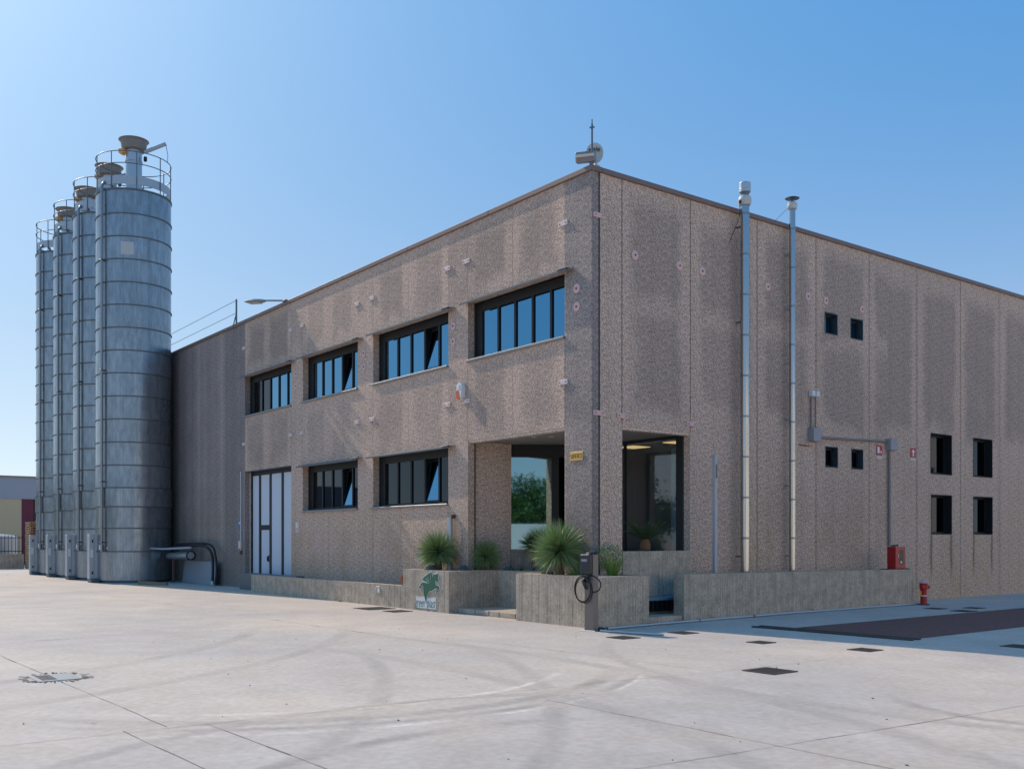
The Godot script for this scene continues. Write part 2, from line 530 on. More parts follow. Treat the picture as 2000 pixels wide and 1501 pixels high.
func make_materials() -> void:
	var ag := aggregate_pictures()
	for side in [1, 2]:
		var m := mat("aggregate_%d" % side, lin(0.93, 0.845, 0.775), 0.9)
		m.albedo_texture = ag[0]
		m.uv1_scale = Vector3(1.5, 1.5, 1)
		m.heightmap_enabled = true
		m.heightmap_texture = ag[1]
		m.heightmap_scale = 0.5
		m.detail_enabled = true
		m.detail_albedo = weather_picture(side)
		m.detail_blend_mode = BaseMaterial3D.BLEND_MODE_MUL
		m.detail_uv_layer = BaseMaterial3D.DETAIL_UV_2
	var inner := mat("aggregate_bounce_tint", lin(1.0, 0.87, 0.76), 0.9)  # lighter and warmer: bounced light on the porch walls is in this colour
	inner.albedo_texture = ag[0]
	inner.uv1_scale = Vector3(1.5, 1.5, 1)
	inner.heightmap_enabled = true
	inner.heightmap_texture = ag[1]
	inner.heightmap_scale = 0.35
	mat("joint", lin(0.05, 0.055, 0.055), 0.9)
	var bd := mat("boards", lin(0.93, 0.80, 0.67), 0.92)
	bd.albedo_texture = board_picture()
	bd.uv1_scale = Vector3(0.28, 0.45, 1)
	var yd := mat("yard", lin(0.98, 0.915, 0.865), 0.82)
	yd.albedo_texture = yard_picture()
	yd.uv1_scale = Vector3(1.0 / 48.0, 1.0 / 48.0, 1)
	yd.uv1_offset = Vector3(0.5, 0.5, 0)
	yd.detail_enabled = true
	yd.detail_albedo = mottled(512, 0.03, 71, 0.95, 0.10)
	yd.detail_blend_mode = BaseMaterial3D.BLEND_MODE_MUL
	yd.detail_uv_layer = BaseMaterial3D.DETAIL_UV_2
	yd.uv2_scale = Vector3(0.45, 0.45, 1)
	var red := mat("red_asphalt", lin(0.25, 0.105, 0.085), 0.9)
	red.albedo_texture = mottled(256, 0.05, 74, 0.85, 0.3)
	red.uv1_scale = Vector3(0.5, 0.5, 1)
	var zn := mat("zinc", lin(0.42, 0.455, 0.48), 0.40, 0.8)
	zn.albedo_texture = zinc_picture()
	zn.uv1_scale = Vector3(0.33, 0.17, 1)
	zn.roughness_texture = mottled(256, 0.015, 84, 0.85, 0.35)
	zn.roughness = 0.40
	for q in [["zinc_b", 0.93, 0.36], ["zinc_c", 1.05, 0.46]]:
		var z2: StandardMaterial3D = zn.duplicate()
		z2.resource_name = q[0]
		z2.albedo_color = lin(0.42 * q[1], 0.455 * q[1], 0.48 * q[1])
		z2.roughness = q[2]
		M[q[0]] = z2
	mat("zinc_dark", lin(0.16, 0.18, 0.20), 0.5, 0.7)
	mat("zinc_seam", lin(0.17, 0.17, 0.17), 0.55, 0.6)
	mat("zinc_plain", lin(0.50, 0.53, 0.55), 0.42, 0.8)
	mat("zinc_box", lin(0.46, 0.49, 0.51), 0.5, 0.4)
	mat("steel_pipe", lin(0.30, 0.31, 0.32), 0.38, 0.85)
	mat("inox", lin(0.46, 0.46, 0.455), 0.17, 1.0)
	mat("bowl", lin(0.26, 0.225, 0.195), 0.6, 0.2)
	mat("amber", lin(0.80, 0.42, 0.10), 0.45)
	mat("coping", lin(0.205, 0.145, 0.125), 0.5, 0.15)
	mat("frame", lin(0.010, 0.012, 0.014), 0.6)
	mat("lining", lin(0.05, 0.075, 0.095), 0.45, 0.3)
	mat("sill", lin(0.26, 0.28, 0.29), 0.5, 0.4)
	mat("awning", lin(0.13, 0.135, 0.14), 0.55, 0.3)
	mat("awning_pale", lin(0.5, 0.5, 0.5), 0.5, 0.2)
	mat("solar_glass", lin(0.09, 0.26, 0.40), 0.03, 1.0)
	mat("dark_reflection_glass", lin(0.022, 0.030, 0.038), 0.03, 1.0)  # the same glass darkened: the dark trees it reflects are in the colour
	mat("porch_glass", lin(0.20, 0.32, 0.36), 0.02, 1.0)
	var cg := mat("clear_glass", Color(0.5, 0.6, 0.62, 0.06), 0.02)
	cg.transparency = BaseMaterial3D.TRANSPARENCY_ALPHA
	mat("room", lin(0.42, 0.41, 0.39), 0.9)
	mat("room_floor", lin(0.25, 0.22, 0.19), 0.6)
	mat("soffit", lin(0.33, 0.32, 0.30), 0.85)
	mat("blue_steel", lin(0.13, 0.24, 0.33), 0.45, 0.2)
	mat("plate_pale", lin(0.72, 0.58, 0.56), 0.6)
	mat("plate_pink", lin(0.70, 0.45, 0.42), 0.65)
	mat("bolt", lin(0.12, 0.06, 0.055), 0.6)
	mat("gate_white", lin(0.60, 0.64, 0.70), 0.55)
	mat("roof", lin(0.25, 0.24, 0.23), 0.9)
	mat("black", lin(0.012, 0.012, 0.013), 0.5)
	mat("rubber", lin(0.02, 0.02, 0.021), 0.65)
	mat("white", lin(0.74, 0.74, 0.73), 0.5)
	mat("off_white", lin(0.55, 0.54, 0.50), 0.55)
	mat("red", lin(0.44, 0.012, 0.016), 0.32)
	mat("sign_red", lin(0.50, 0.035, 0.045), 0.5)
	mat("yellow", lin(0.62, 0.45, 0.05), 0.5)
	mat("sign_gold", lin(0.74, 0.42, 0.10), 0.5)
	mat("sign_blue", lin(0.04, 0.17, 0.42), 0.5)
	mat("green", lin(0.006, 0.115, 0.055), 0.4)
	mat("grey_box", lin(0.30, 0.31, 0.33), 0.55)
	mat("conduit", lin(0.24, 0.215, 0.215), 0.55, 0.2)
	mat("terracotta", lin(0.35, 0.12, 0.055), 0.85)
	mat("orange", lin(0.70, 0.10, 0.015), 0.4)
	mat("post_bronze", lin(0.23, 0.185, 0.155), 0.45, 0.25)
	mat("charger", lin(0.025, 0.028, 0.032), 0.35)
	mat("pole_grey", lin(0.42, 0.42, 0.46), 0.45, 0.2)
	mat("wood", lin(0.33, 0.22, 0.12), 0.9)
	mat("dry_leaf", lin(0.46, 0.38, 0.24), 0.8)
	mat("trunk", lin(0.20, 0.11, 0.055), 0.95)
	mat("bark", lin(0.10, 0.075, 0.055), 0.95)
	mat("soil", lin(0.12, 0.085, 0.06), 0.95)
	mat("grate", lin(0.075, 0.062, 0.055), 0.6, 0.3)
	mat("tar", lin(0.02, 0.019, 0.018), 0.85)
	mat("joint_fill", lin(0.22, 0.20, 0.18), 0.9)
	mat("pebble", lin(0.56, 0.45, 0.40), 0.9)
	var rk := mat("rock", lin(0.20, 0.215, 0.20), 0.9)
	rk.albedo_texture = mottled(256, 0.04, 91, 0.8, 0.9)
	rk.uv1_triplanar = true
	rk.uv1_scale = Vector3(2.5, 2.5, 2.5)
	for l in [["leaf_yucca", Color(0.27, 0.36, 0.155)], ["leaf_dark", Color(0.07, 0.115, 0.045)], ["leaf_grass", Color(0.20, 0.31, 0.07)], ["leaf_shrub", Color(0.22, 0.32, 0.14)], ["leaf_tree", Color(0.07, 0.14, 0.035)], ["leaf_pine", Color(0.03, 0.06, 0.025)]]:
		var m := mat(l[0], l[1].linear_to_srgb(), 0.5)
		m.vertex_color_use_as_albedo = true
		m.backlight_enabled = true
		m.backlight = Color(0.35, 0.4, 0.2)
	mat("cream", lin(0.78, 0.72, 0.63), 0.85)  # kept pale so the added hall bounces more light
	mat("far_grey", lin(0.38, 0.40, 0.44), 0.8)
	mat("far_tan", lin(0.62, 0.50, 0.30), 0.8)
	mat("far_maroon", lin(0.16, 0.03, 0.05), 0.7)
	var lp := mat("light_panel", lin(0.5, 0.45, 0.36), 0.6)
	lp.emission_enabled = true
	lp.emission = Color(1.0, 0.86, 0.58)
	lp.emission_energy_multiplier = 0.6
	M.light_panel = lp

# ------------------------------------------------------------------ the factory
# a wall panel with rectangular holes; u runs along the wall (x or z, descending), thickness 0.2 behind the face
func wall_panel(parent: Node, side: int, u0: float, u1: float, y0: float, y1: float, holes := []) -> void:
	var g := 0.009
	var st := begin()
	var us := [u0 - g, u1 + g]
	var ys := [y0, y1]
	for hl in holes:
		for v in [hl[0], hl[1]]: if not v in us: us.append(v)
		for v in [hl[2], hl[3]]: if not v in ys: ys.append(v)
	us.sort()
	ys.sort()
	var P := func(u: float, y: float, d: float) -> Vector3: return Vector3(u, y, -d) if side == 1 else Vector3(-d, y, u)
	var solid := func(i: int, j: int) -> bool:
		if i < 0 or j < 0 or i >= us.size() - 1 or j >= ys.size() - 1: return false
		var cu: float = (us[i] + us[i + 1]) / 2.0
		var cy: float = (ys[j] + ys[j + 1]) / 2.0
		for hl in holes:
			if cu < maxf(hl[0], hl[1]) and cu > minf(hl[0], hl[1]) and cy > hl[2] and cy < hl[3]: return false
		return true
	var D := 0.19
	for i in us.size() - 1:
		for j in ys.size() - 1:
			if not solid.call(i, j): continue
			var a: float = us[i]
			var b: float = us[i + 1]
			var c: float = ys[j]
			var d: float = ys[j + 1]
			var f := [P.call(a, c, 0.0), P.call(b, c, 0.0), P.call(b, d, 0.0), P.call(a, d, 0.0)]
			var k := [P.call(a, c, D), P.call(b, c, D), P.call(b, d, D), P.call(a, d, D)]
			if side == 2:      # z ascending runs to the left seen from +X
				f.reverse()
				k.reverse()
			quad(st, f[0], f[1], f[2], f[3], side)
			quad(st, k[1], k[0], k[3], k[2], side)
			for e in [[i - 1, j, a, c, a, d], [i + 1, j, b, d, b, c], [i, j - 1, b, c, a, c], [i, j + 1, a, d, b, d]]:
				if solid.call(e[0], e[1]): continue
				var p0: Vector3 = P.call(e[2], e[3], 0.0)
				var p1: Vector3 = P.call(e[4], e[5], 0.0)
				var q0: Vector3 = P.call(e[2], e[3], D)
				var q1: Vector3 = P.call(e[4], e[5], D)
				if side == 1: quad(st, q0, p0, p1, q1, side)
				else: quad(st, p0, q0, q1, p1, side)
	part(parent, "wall_panel", st.commit(), M["aggregate_%d" % side])
	# the dark seal behind the joints
	var bs := begin()
	for i in us.size() - 1:
		for j in ys.size() - 1:
			if solid.call(i, j):
				var ea: float = us[i] - (g if i == 0 else 0.0)
				var eb: float = us[i + 1] + (g if i == us.size() - 2 else 0.0)
				var lo: Vector3 = P.call(ea, ys[j], 0.225)
				var hi: Vector3 = P.call(eb, ys[j + 1], D + 0.002)
				add_box(bs, Vector3(minf(lo.x, hi.x), lo.y, minf(lo.z, hi.z)), Vector3(maxf(lo.x, hi.x), hi.y, maxf(lo.z, hi.z)))
	part(parent, "joint_seal", bs.commit(), M.joint)

# a band of five lights under an awning; tilt: indices of bottom-hung lights that stand open
func band_window(b: Node3D, x0: float, x1: float, y0: float, y1: float, tilt: Array, glass: String, odd := {}) -> void:
	var z := -0.23
	var fr := begin()
	var f := 0.075
	var head := 0.20
	add_box(fr, Vector3(x1 + 0.01, y0, z - 0.06), Vector3(x1 + 0.30, y1 + 0.02, z + 0.0))
	add_box(fr, Vector3(x0 - f - 0.01, y0, z - 0.06), Vector3(x0 - 0.01, y1 + 0.02, z))
	add_box(fr, Vector3(x1 + 0.30, y1 - head, z - 0.06), Vector3(x0 - f - 0.01, y1 + 0.02, z - 0.002))
	add_box(fr, Vector3(x1 + 0.30, y0, z - 0.06), Vector3(x0 - f - 0.01, y0 + f, z - 0.002))
	var n := 5
	var a := x1 + 0.30
	var e := x0 - f - 0.01
	var w := (e - a) / n
	for k in range(1, n):
		add_box(fr, Vector3(a + w * k - 0.035, y0 + f, z - 0.055), Vector3(a + w * k + 0.035, y1 - head, z + 0.008))
	var win := part(b, "window", fr.commit(), M.frame)
	for k in n:
		var pw := w - 0.075
		var ph := (y1 - head) - (y0 + f) - 0.01
		var at := Vector3(a + w * (k + 0.5), y0 + f + 0.005, z - 0.03)
		var g: String = odd.get(k, glass)
		var pane := part(win, "pane", box_mesh(Vector3(pw, ph, 0.008)), M[g], at + Vector3(0, ph / 2.0, 0))
		if k in tilt:
			pane.basis = Basis(Vector3.RIGHT, -0.17)
			pane.position = at + pane.basis * Vector3(0, ph / 2.0, 0) + Vector3(0, 0, 0.01)
			var s := begin()
			for q in [[-pw / 2 - 0.03, -pw / 2], [pw / 2, pw / 2 + 0.03]]: add_box(s, Vector3(q[0], -ph / 2, -0.02), Vector3(q[1], ph / 2, 0.02))
			add_box(s, Vector3(-pw / 2, ph / 2 - 0.04, -0.02), Vector3(pw / 2, ph / 2, 0.02))
			add_box(s, Vector3(-pw / 2, -ph / 2, -0.02), Vector3(pw / 2, -ph / 2 + 0.04, 0.02))
			var sash := part(win, "sash", s.commit(), M.frame, pane.position)
			sash.basis = pane.basis
	# what is dark behind open lights
	box(win, "room_back", Vector3(x1 + 0.02, y0, -0.75), Vector3(x0 - 0.02, y1, -0.72), M.room)
	box(win, "sill", Vector3(x1 - 0.02, y0 - 0.055, -0.25), Vector3(x0 + 0.0, y0 - 0.002, 0.06), M.sill, 0.008)
	# the awning: a thin folded sheet on the wall
	var st := begin()
	var ax0 := x0 + 0.29
	var ax1 := x1 - 0.07
	var yt := y1 + 0.0
	quad(st, Vector3(ax1, yt - 0.015, 0.21), Vector3(ax0, yt - 0.015, 0.21), Vector3(ax0, yt + 0.045, 0.003), Vector3(ax1, yt + 0.045, 0.003))
	quad(st, Vector3(ax1, yt + 0.033, 0.003), Vector3(ax0, yt + 0.033, 0.003), Vector3(ax0, yt - 0.03, 0.205), Vector3(ax1, yt - 0.03, 0.205))
	add_box(st, Vector3(ax1, yt - 0.055, 0.206), Vector3(ax0, yt - 0.012, 0.214))
	var aw := part(b, "awning", st.commit(), M.awning)
	box(aw, "end_sheet", Vector3(ax0 - 0.34, yt + 0.008, 0.04), Vector3(ax0 + 0.02, yt + 0.016, 0.235), M.awning_pale, 0.002)

func single_window(b: Node3D, z0: float, z1: float, y0: float, y1: float, deep: float, glass: String, lined: Material) -> void:
	var st := begin()      # metal lining of the reveal
	var t := 0.022
	add_box(st, Vector3(-deep, y0, z0 - t), Vector3(0.006, y1, z0))
	add_box(st, Vector3(-deep, y0, z1), Vector3(0.006, y1, z1 + t))
	add_box(st, Vector3(-deep, y1 - t, z1 + t), Vector3(0.006, y1, z0 - t))
	add_box(st, Vector3(-deep, y0, z1 + t), Vector3(0.006, y0 + t, z0 - t))
	var win := part(b, "window", st.commit(), lined)
	var f := begin()
	var w := 0.055
	for q in [[z0 - t - w, z0 - t, y0 + t, y1 - t], [z1 + t, z1 + t + w, y0 + t, y1 - t]]: add_box(f, Vector3(-deep, q[2], q[0]), Vector3(-deep + 0.05, q[3], q[1]))
	for q in [[y0 + t, y0 + t + w], [y1 - t - w, y1 - t]]: add_box(f, Vector3(-deep, q[0], z1 + t + w), Vector3(-deep + 0.05, q[1], z0 - t - w))
	part(win, "frame", f.commit(), M.frame)
	box(win, "pane", Vector3(-deep + 0.015, y0 + t + w, z1 + t + w), Vector3(-deep + 0.025, y1 - t - w, z0 - t - w), M[glass])

func tie_plate(b: Node3D, side: int, u: float, y: float, m: Material) -> void:
	var at := Vector3(u, y, 0.018) if side == 1 else Vector3(0.018, y, u)
	var p := part(b, "tie_plate", box_mesh(Vector3(0.30, 0.105, 0.03), 0.006), m, at, Vector3(0, 0.0 if side == 1 else PI / 2, 0))
	for s in [-0.1, 0.1]:
		part(p, "bolt", rod(0.013, 0.02, 8, 0.003), M.bolt, Vector3(s, 0, 0.012), Vector3(PI / 2, 0, 0))

func anchor_disc(b: Node3D, side: int, u: float, y: float) -> void:
	var d := part(b, "anchor_disc", rod(0.105, 0.014, 24, 0.004), M.plate_pink, Vector3(u, y, 0.002) if side == 1 else Vector3(0.002, y, u), Vector3(PI / 2, 0, 0) if side == 1 else Vector3(0, 0, -PI / 2))
	part(d, "bolt", rod(0.02, 0.03, 8, 0.004), M.bolt, Vector3(0, 0.006, 0))

func make_factory() -> void:
	var b := thing("factory_building", "two-storey factory of brown pebbled concrete panels with a corner porch", "building")
	# long facade: piers are single panels, bays are pairs split by the windows
	var bays := [[1, 2, 3], [4, 5, 6], [7, 8, 9], [10, 11, 12]]
	for k in 4:
		var j: Array = bays[k]
		for h in 2:
			var r: float = XJ[j[h]]
			var l: float = XJ[j[h + 1]]
			wall_panel(b, 1, l, r, 7.62, TOP)
			if k == 0:
				wall_panel(b, 1, l, r, 4.20, 6.17)
			elif k == 3:
				wall_panel(b, 1, l, r, 4.19, 6.17)
			else:
				wall_panel(b, 1, l, r, 4.13, 6.17)
				wall_panel(b, 1, l, r, 0.0, 2.65)
	for p in [[0, 1], [3, 4], [6, 7], [9, 10]]:
		wall_panel(b, 1, XJ[p[1]], XJ[p[0]], 0.0, TOP)
	for k in range(12, XJ.size() - 1):
		wall_panel(b, 1, XJ[k + 1], XJ[k], 0.0, TOP)
	# short facade
	wall_panel(b, 2, ZJ[1], ZJ[0], 0.0, TOP)
	wall_panel(b, 2, ZJ[2], ZJ[1], 4.20, TOP)
	for k in range(2, ZJ.size() - 1):
		var holes := []
		if k == 4: holes = [[-8.68, -8.11, 7.12, 7.68], [-9.83, -9.25, 7.12, 7.68], [-8.695, -8.135, 3.63, 4.185], [-9.84, -9.285, 3.63, 4.185]]
		if k == 6: holes = [[-14.38, -13.20, 3.655, 4.855], [-14.38, -13.22, 1.895, 3.065]]
		if k == 7: holes = [[-16.78, -15.60, 3.665, 4.865], [-16.79, -15.61, 1.895, 3.07]]
		wall_panel(b, 2, ZJ[k + 1], ZJ[k], 0.0, TOP, holes)
		for h in holes: single_window(b, h[1], h[0], h[2], h[3], 0.20 if k == 4 else 0.26, "dark_reflection_glass" if k != 4 or h[2] < 5.0 else "solar_glass", M.lining if k == 4 else M.frame)
	# windows of the long facade
	band_window(b, XJ[1], XJ[3], 6.19, 7.58, [], "solar_glass")
	band_window(b, XJ[4], XJ[6], 6.19, 7.58, [3], "solar_glass")
	band_window(b, XJ[7], XJ[9], 6.19, 7.58, [3], "solar_glass")
	band_window(b, XJ[10], XJ[12], 6.19, 7.58, [], "solar_glass", {0: "dark_reflection_glass", 1: "dark_reflection_glass"})
	band_window(b, XJ[4], XJ[6], 2.67, 4.10, [3], "dark_reflection_glass", {3: "solar_glass"})  # open light takes the bluer glass: its sky reflection is in the colour
	band_window(b, XJ[7], XJ[9], 2.67, 4.10, [3], "dark_reflection_glass", {3: "solar_glass"})
	# gate: white leaves between dark posts, a wicket in the second leaf
	var gx := [-18.66, -17.93, -17.02, -16.02, -14.85]
	var gf := begin()
	for x in [-18.72, -17.93, -17.02, -16.02, -14.86]: add_box(gf, Vector3(x - 0.075, 0.0, -0.29), Vector3(x + 0.075, 4.16, -0.225))
	add_box(gf, Vector3(-18.65, 4.02, -0.29), Vector3(-14.93, 4.16, -0.228))
	add_box(gf, Vector3(-17.86, 2.09, -0.288), Vector3(-17.09, 2.24, -0.226))
	var gate := part(b, "gate", gf.commit(), M.frame)
	for k in 4:
		var x0: float = gx[k] + 0.075
		var x1: float = gx[k + 1] - 0.075
		if k == 1:
			box(gate, "leaf", Vector3(x0, 2.25, -0.275), Vector3(x1, 4.02, -0.25), M.gate_white)
			var wk := box(gate, "wicket_door", Vector3(x0 + 0.03, 0.02, -0.275), Vector3(x1 - 0.05, 2.08, -0.25), M.gate_white)
			wk.name = "wicket_door"
			box(gate, "handle", Vector3(x1 - 0.16, 0.98, -0.25), Vector3(x1 - 0.13, 1.16, -0.2), M.black, 0.006)
			box(gate, "lock", Vector3(x1 - 0.11, 0.95, -0.25), Vector3(x1 - 0.07, 1.2, -0.235), M.black, 0.004)
		else:
			box(gate, "leaf", Vector3(x0, 0.02, -0.275), Vector3(x1, 4.02, -0.25), M.gate_white)
	box(b, "gate_lintel", Vector3(-18.72, 4.16, -0.3), Vector3(-14.80, 4.185, -0.01), M.lining)
	for x in [-18.725, -14.8]: box(b, "gate_jamb", Vector3(x - 0.004, 0.0, -0.32), Vector3(x + 0.02, 4.16, -0.17), M.aggregate_bounce_tint)
	# coping in lengths
	var x := 0.06
	var i := 0
	while x > -37.6:
		var l := minf(3.72, x + 37.6)
		box(b, "coping", Vector3(x - l + 0.006, TOP, -0.26), Vector3(x, TOP + 0.112, 0.055), M.coping, 0.01)
		x -= l
		i += 1
	var z := -0.262
	while z > -31.5:
		var l := minf(3.55, z + 31.5)
		box(b, "coping", Vector3(-0.26, TOP, z - l + 0.006), Vector3(0.055, TOP + 0.11, z), M.coping, 0.01)
		z -= l
	box(b, "roof", Vector3(-37.5, 9.1, -31.4), Vector3(-0.25, 9.3, -0.25), M.roof)
	box(b, "rear_wall", Vector3(-37.6, 0, -31.5), Vector3(-0.21, 9.5, -31.3), M.aggregate_bounce_tint)
	box(b, "end_wall", Vector3(-37.6, 0, -31.29), Vector3(-37.4, 9.5, -0.21), M.aggregate_bounce_tint)
	# steel plates over the joints
	for k in [1, 3, 4, 6, 7, 9, 10, 12]:
		var sx := -0.04
		tie_plate(b, 1, XJ[k] + sx, 8.645, M.plate_pale)
		tie_plate(b, 1, XJ[k] + sx, 5.185, M.plate_pale)
	for q in [[-0.19, 8.63], [-0.19, 4.44], [-0.87, 4.425], [-3.045, 4.40]]: tie_plate(b, 2, q[0], q[1], M.plate_pink)
	for px in [-0.469, -5.229, -9.874, -14.447]:
		anchor_disc(b, 1, px, 7.145)
		anchor_disc(b, 1, px, 6.755)
	for pz in [-1.265, -2.667, -3.427, -5.797, -7.40, -8.16, -9.78]: anchor_disc(b, 2, pz, 7.97)
	# porch at the corner
	box(b, "porch_soffit", Vector3(-5.0, 4.205, -3.4), Vector3(-0.21, 4.26, -0.21), M.soffit)
	box(b, "porch_beam", Vector3(-4.585, 4.14, -0.2), Vector3(-0.875, 4.198, -0.02), M.aggregate_bounce_tint)
	box(b, "porch_beam", Vector3(-0.2, 4.14, -3.02), Vector3(-0.02, 4.198, -0.885), M.aggregate_bounce_tint)
	box(b, "porch_wall", Vector3(-5.1, 0.0, -1.45), Vector3(-4.72, 4.2, -0.208), M.aggregate_bounce_tint)
	box(b, "porch_wall", Vector3(-0.2, 0.0, -3.35), Vector3(-0.168, 4.2, -3.035), M.aggregate_bounce_tint)
	# the entrance glazing stands across the corner, then runs on along the facade
	var A := Vector3(-4.90, 0, -1.43)
	var B := Vector3(-3.56, 0, -3.25)
	var along := (B - A).normalized()
	var gl := A.distance_to(B)
	var turn := atan2(-along.z, along.x)
	var fd := begin()
	for q in [[0.0, 0.09], [1.17, 1.36], [gl - 0.05, gl + 0.02]]: add_box(fd, Vector3(q[0], 1.35, -0.05), Vector3(q[1], 4.2, 0.05))
	for q in [[0.09, 1.17], [1.36, gl - 0.05]]:
		add_box(fd, Vector3(q[0], 3.88, -0.05), Vector3(q[1], 4.2, 0.045))
		add_box(fd, Vector3(q[0], 1.35, -0.05), Vector3(q[1], 1.46, 0.045))
	var pd := part(b, "entrance_glazing", fd.commit(), M.frame, A, Vector3(0, turn, 0))
	for q in [[0.09, 1.17], [1.36, gl - 0.05]]: box(pd, "pane", Vector3(q[0], 1.46, -0.006), Vector3(q[1], 3.88, 0.006), M.porch_glass)
	var fr := begin()
	add_box(fr, Vector3(-3.52, 4.13, -3.30), Vector3(-0.2, 4.2, -3.22))
	add_box(fr, Vector3(-0.62, 1.35, -3.31), Vector3(-0.2, 4.13, -3.21))
	add_box(fr, Vector3(-3.52, 1.35, -3.30), Vector3(-0.62, 1.46, -3.22))
	add_box(fr, Vector3(-2.42, 1.46, -3.29), Vector3(-2.36, 4.13, -3.23))
	var pg := part(b, "porch_glazing", fr.commit(), M.frame)
	box(pg, "pane", Vector3(-2.36, 1.46, -3.265), Vector3(-0.62, 4.13, -3.255), M.clear_glass)
	box(pg, "pane", Vector3(-3.52, 1.46, -3.265), Vector3(-2.42, 4.13, -3.255), M.clear_glass)
	for q in [[-3.4, -0.55], [-2.9, -0.75], [-2.6, -1.05]]:
		var dl := part(b, "downlight", lathe([Vector2(0.0, -0.004), Vector2(0.05, -0.004), Vector2(0.065, -0.012), Vector2(0.07, 0.0)], 16), M.off_white, Vector3(q[0], 4.204, q[1]))
		dl.name = "downlight"
	# the office behind the clear pane
	var room := box(b, "office_floor", Vector3(-8.0, 0.9, -9.0), Vector3(-0.25, 1.0, -3.35), M.room_floor)
	box(b, "office_wall", Vector3(-8.0, 1.0, -9.0), Vector3(-0.25, 4.1, -8.9), M.room)
	box(b, "office_wall", Vector3(-8.0, 1.0, -8.9), Vector3(-7.9, 4.1, -3.35), M.room)
	box(b, "office_ceiling", Vector3(-8.0, 4.12, -9.0), Vector3(-0.25, 4.19, -3.42), M.room)
	room.name = "office_floor"
	for q in [[-2.70, -3.85], [-1.08, -3.85]]:
		box(b, "ceiling_light", Vector3(q[0] - 0.3, 4.105, q[1] - 0.3), Vector3(q[0] + 0.3, 4.118, q[1] + 0.3), M.light_panel)
		var l := AreaLight3D.new()
		l.name = "ceiling_lamp"
		l.area_size = Vector2(0.56, 0.56)
		l.light_color = Color(1.0, 0.86, 0.6)
		l.light_energy = 0.04
		l.shadow_enabled = true
		add_child(l, true)
		l.position = Vector3(q[0], 4.095, q[1])
		l.rotation.x = -PI / 2
	box(b, "office_column", Vector3(-2.2, 1.0, -4.9), Vector3(-2.0, 4.1, -4.7), M.blue_steel)

# ------------------------------------------------------------------ board-marked concrete: a face of narrow planks' imprints, each a little deeper or prouder
func add_board_face(st: SurfaceTool, a: Vector3, b: Vector3, h: float, h2: float, n: Vector3, rg: RandomNumberGenerator) -> void:
	var len := a.distance_to(b)
	var d := (b - a) / len
	var t := 0.0
	var prev := 0.0
	while t < len - 0.001:
		var w := minf(rg.randf_range(0.085, 0.125), len - t)
		if len - t - w < 0.05: w = len - t
		var o := rg.randf_range(-0.003, 0.003)
		var g := 0.0025
		var p0 := a + d * (t + g) + n * o
		var p1 := a + d * (t + w - g) + n * o
		var f0 := lerpf(h, h2, t / len)
		var f1 := lerpf(h, h2, (t + w) / len)
		quad(st, p0, p1, p1 + Vector3.UP * f1, p0 + Vector3.UP * f0)
		var q := a + d * (t + w) - n * 0.006
		quad(st, p1, q, q + Vector3.UP * f1, p1 + Vector3.UP * f1)
		var s := a + d * t - n * 0.006
		quad(st, s, p0, p0 + Vector3.UP * f0, s + Vector3.UP * f0)
		t += w

# a box whose four sides are board faces, with a plain top that is kept 15 mm inside
func board_block(parent: Node, called: String, lo: Vector3, hi: Vector3, sd: int, slope := 0.0) -> MeshInstance3D:
	var rg := RandomNumberGenerator.new()
	rg.seed = sd
	var st := begin()
	var h := hi.y - lo.y
	var e := h - slope
	add_board_face(st, Vector3(lo.x, lo.y, hi.z), Vector3(hi.x, lo.y, hi.z), h, h, Vector3.BACK, rg)
	add_board_face(st, Vector3(hi.x, lo.y, hi.z), Vector3(hi.x, lo.y, lo.z), h, e, Vector3.RIGHT, rg)
	add_board_face(st, Vector3(hi.x, lo.y, lo.z), Vector3(lo.x, lo.y, lo.z), e, e, Vector3.FORWARD, rg)
	add_board_face(st, Vector3(lo.x, lo.y, lo.z), Vector3(lo.x, lo.y, hi.z), e, h, Vector3.LEFT, rg)
	quad(st, Vector3(lo.x, hi.y, hi.z), Vector3(hi.x, hi.y, hi.z), Vector3(hi.x, hi.y - slope, lo.z), Vector3(lo.x, hi.y - slope, lo.z))
	quad(st, Vector3(lo.x, lo.y, lo.z), Vector3(hi.x, lo.y, lo.z), Vector3(hi.x, lo.y, hi.z), Vector3(lo.x, lo.y, hi.z))
	return part(parent, called, st.commit(), M.boards)

func pebbles(parent: Node, lo: Vector2, hi: Vector2, y: float, n: int, sd: int) -> void:
	var rg := RandomNumberGenerator.new()
	rg.seed = sd
	var st := begin()
	add_lathe(st, [Vector2(0, -0.5), Vector2(0.42, -0.28), Vector2(0.5, 0.0), Vector2(0.4, 0.3), Vector2(0, 0.5)], 6)
	var mm := MultiMesh.new()
	mm.transform_format = MultiMesh.TRANSFORM_3D
	mm.use_colors = true
	mm.mesh = st.commit()
	mm.instance_count = n
	for i in n:
		var s := rg.randf_range(0.022, 0.05)
		var bs := Basis.from_euler(Vector3(rg.randf() * TAU, rg.randf() * TAU, rg.randf() * TAU)).scaled(Vector3(s, s * rg.randf_range(0.5, 0.8), s * rg.randf_range(0.7, 1.0)))
		mm.set_instance_transform(i, Transform3D(bs, Vector3(rg.randf_range(lo.x, hi.x), y + rg.randf_range(0.0, 0.02), rg.randf_range(lo.y, hi.y))))
		var v := rg.randf_range(0.7, 1.15)
		mm.set_instance_color(i, Color(v, v * rg.randf_range(0.9, 1.0), v * rg.randf_range(0.85, 1.0)))
	var o := MultiMeshInstance3D.new()
	o.name = "gravel"
	o.multimesh = mm
	var m: StandardMaterial3D = M.pebble
	m.vertex_color_use_as_albedo = true
	o.material_override = m
	parent.add_child(o, true)
	o.set_meta("kind", "stuff")

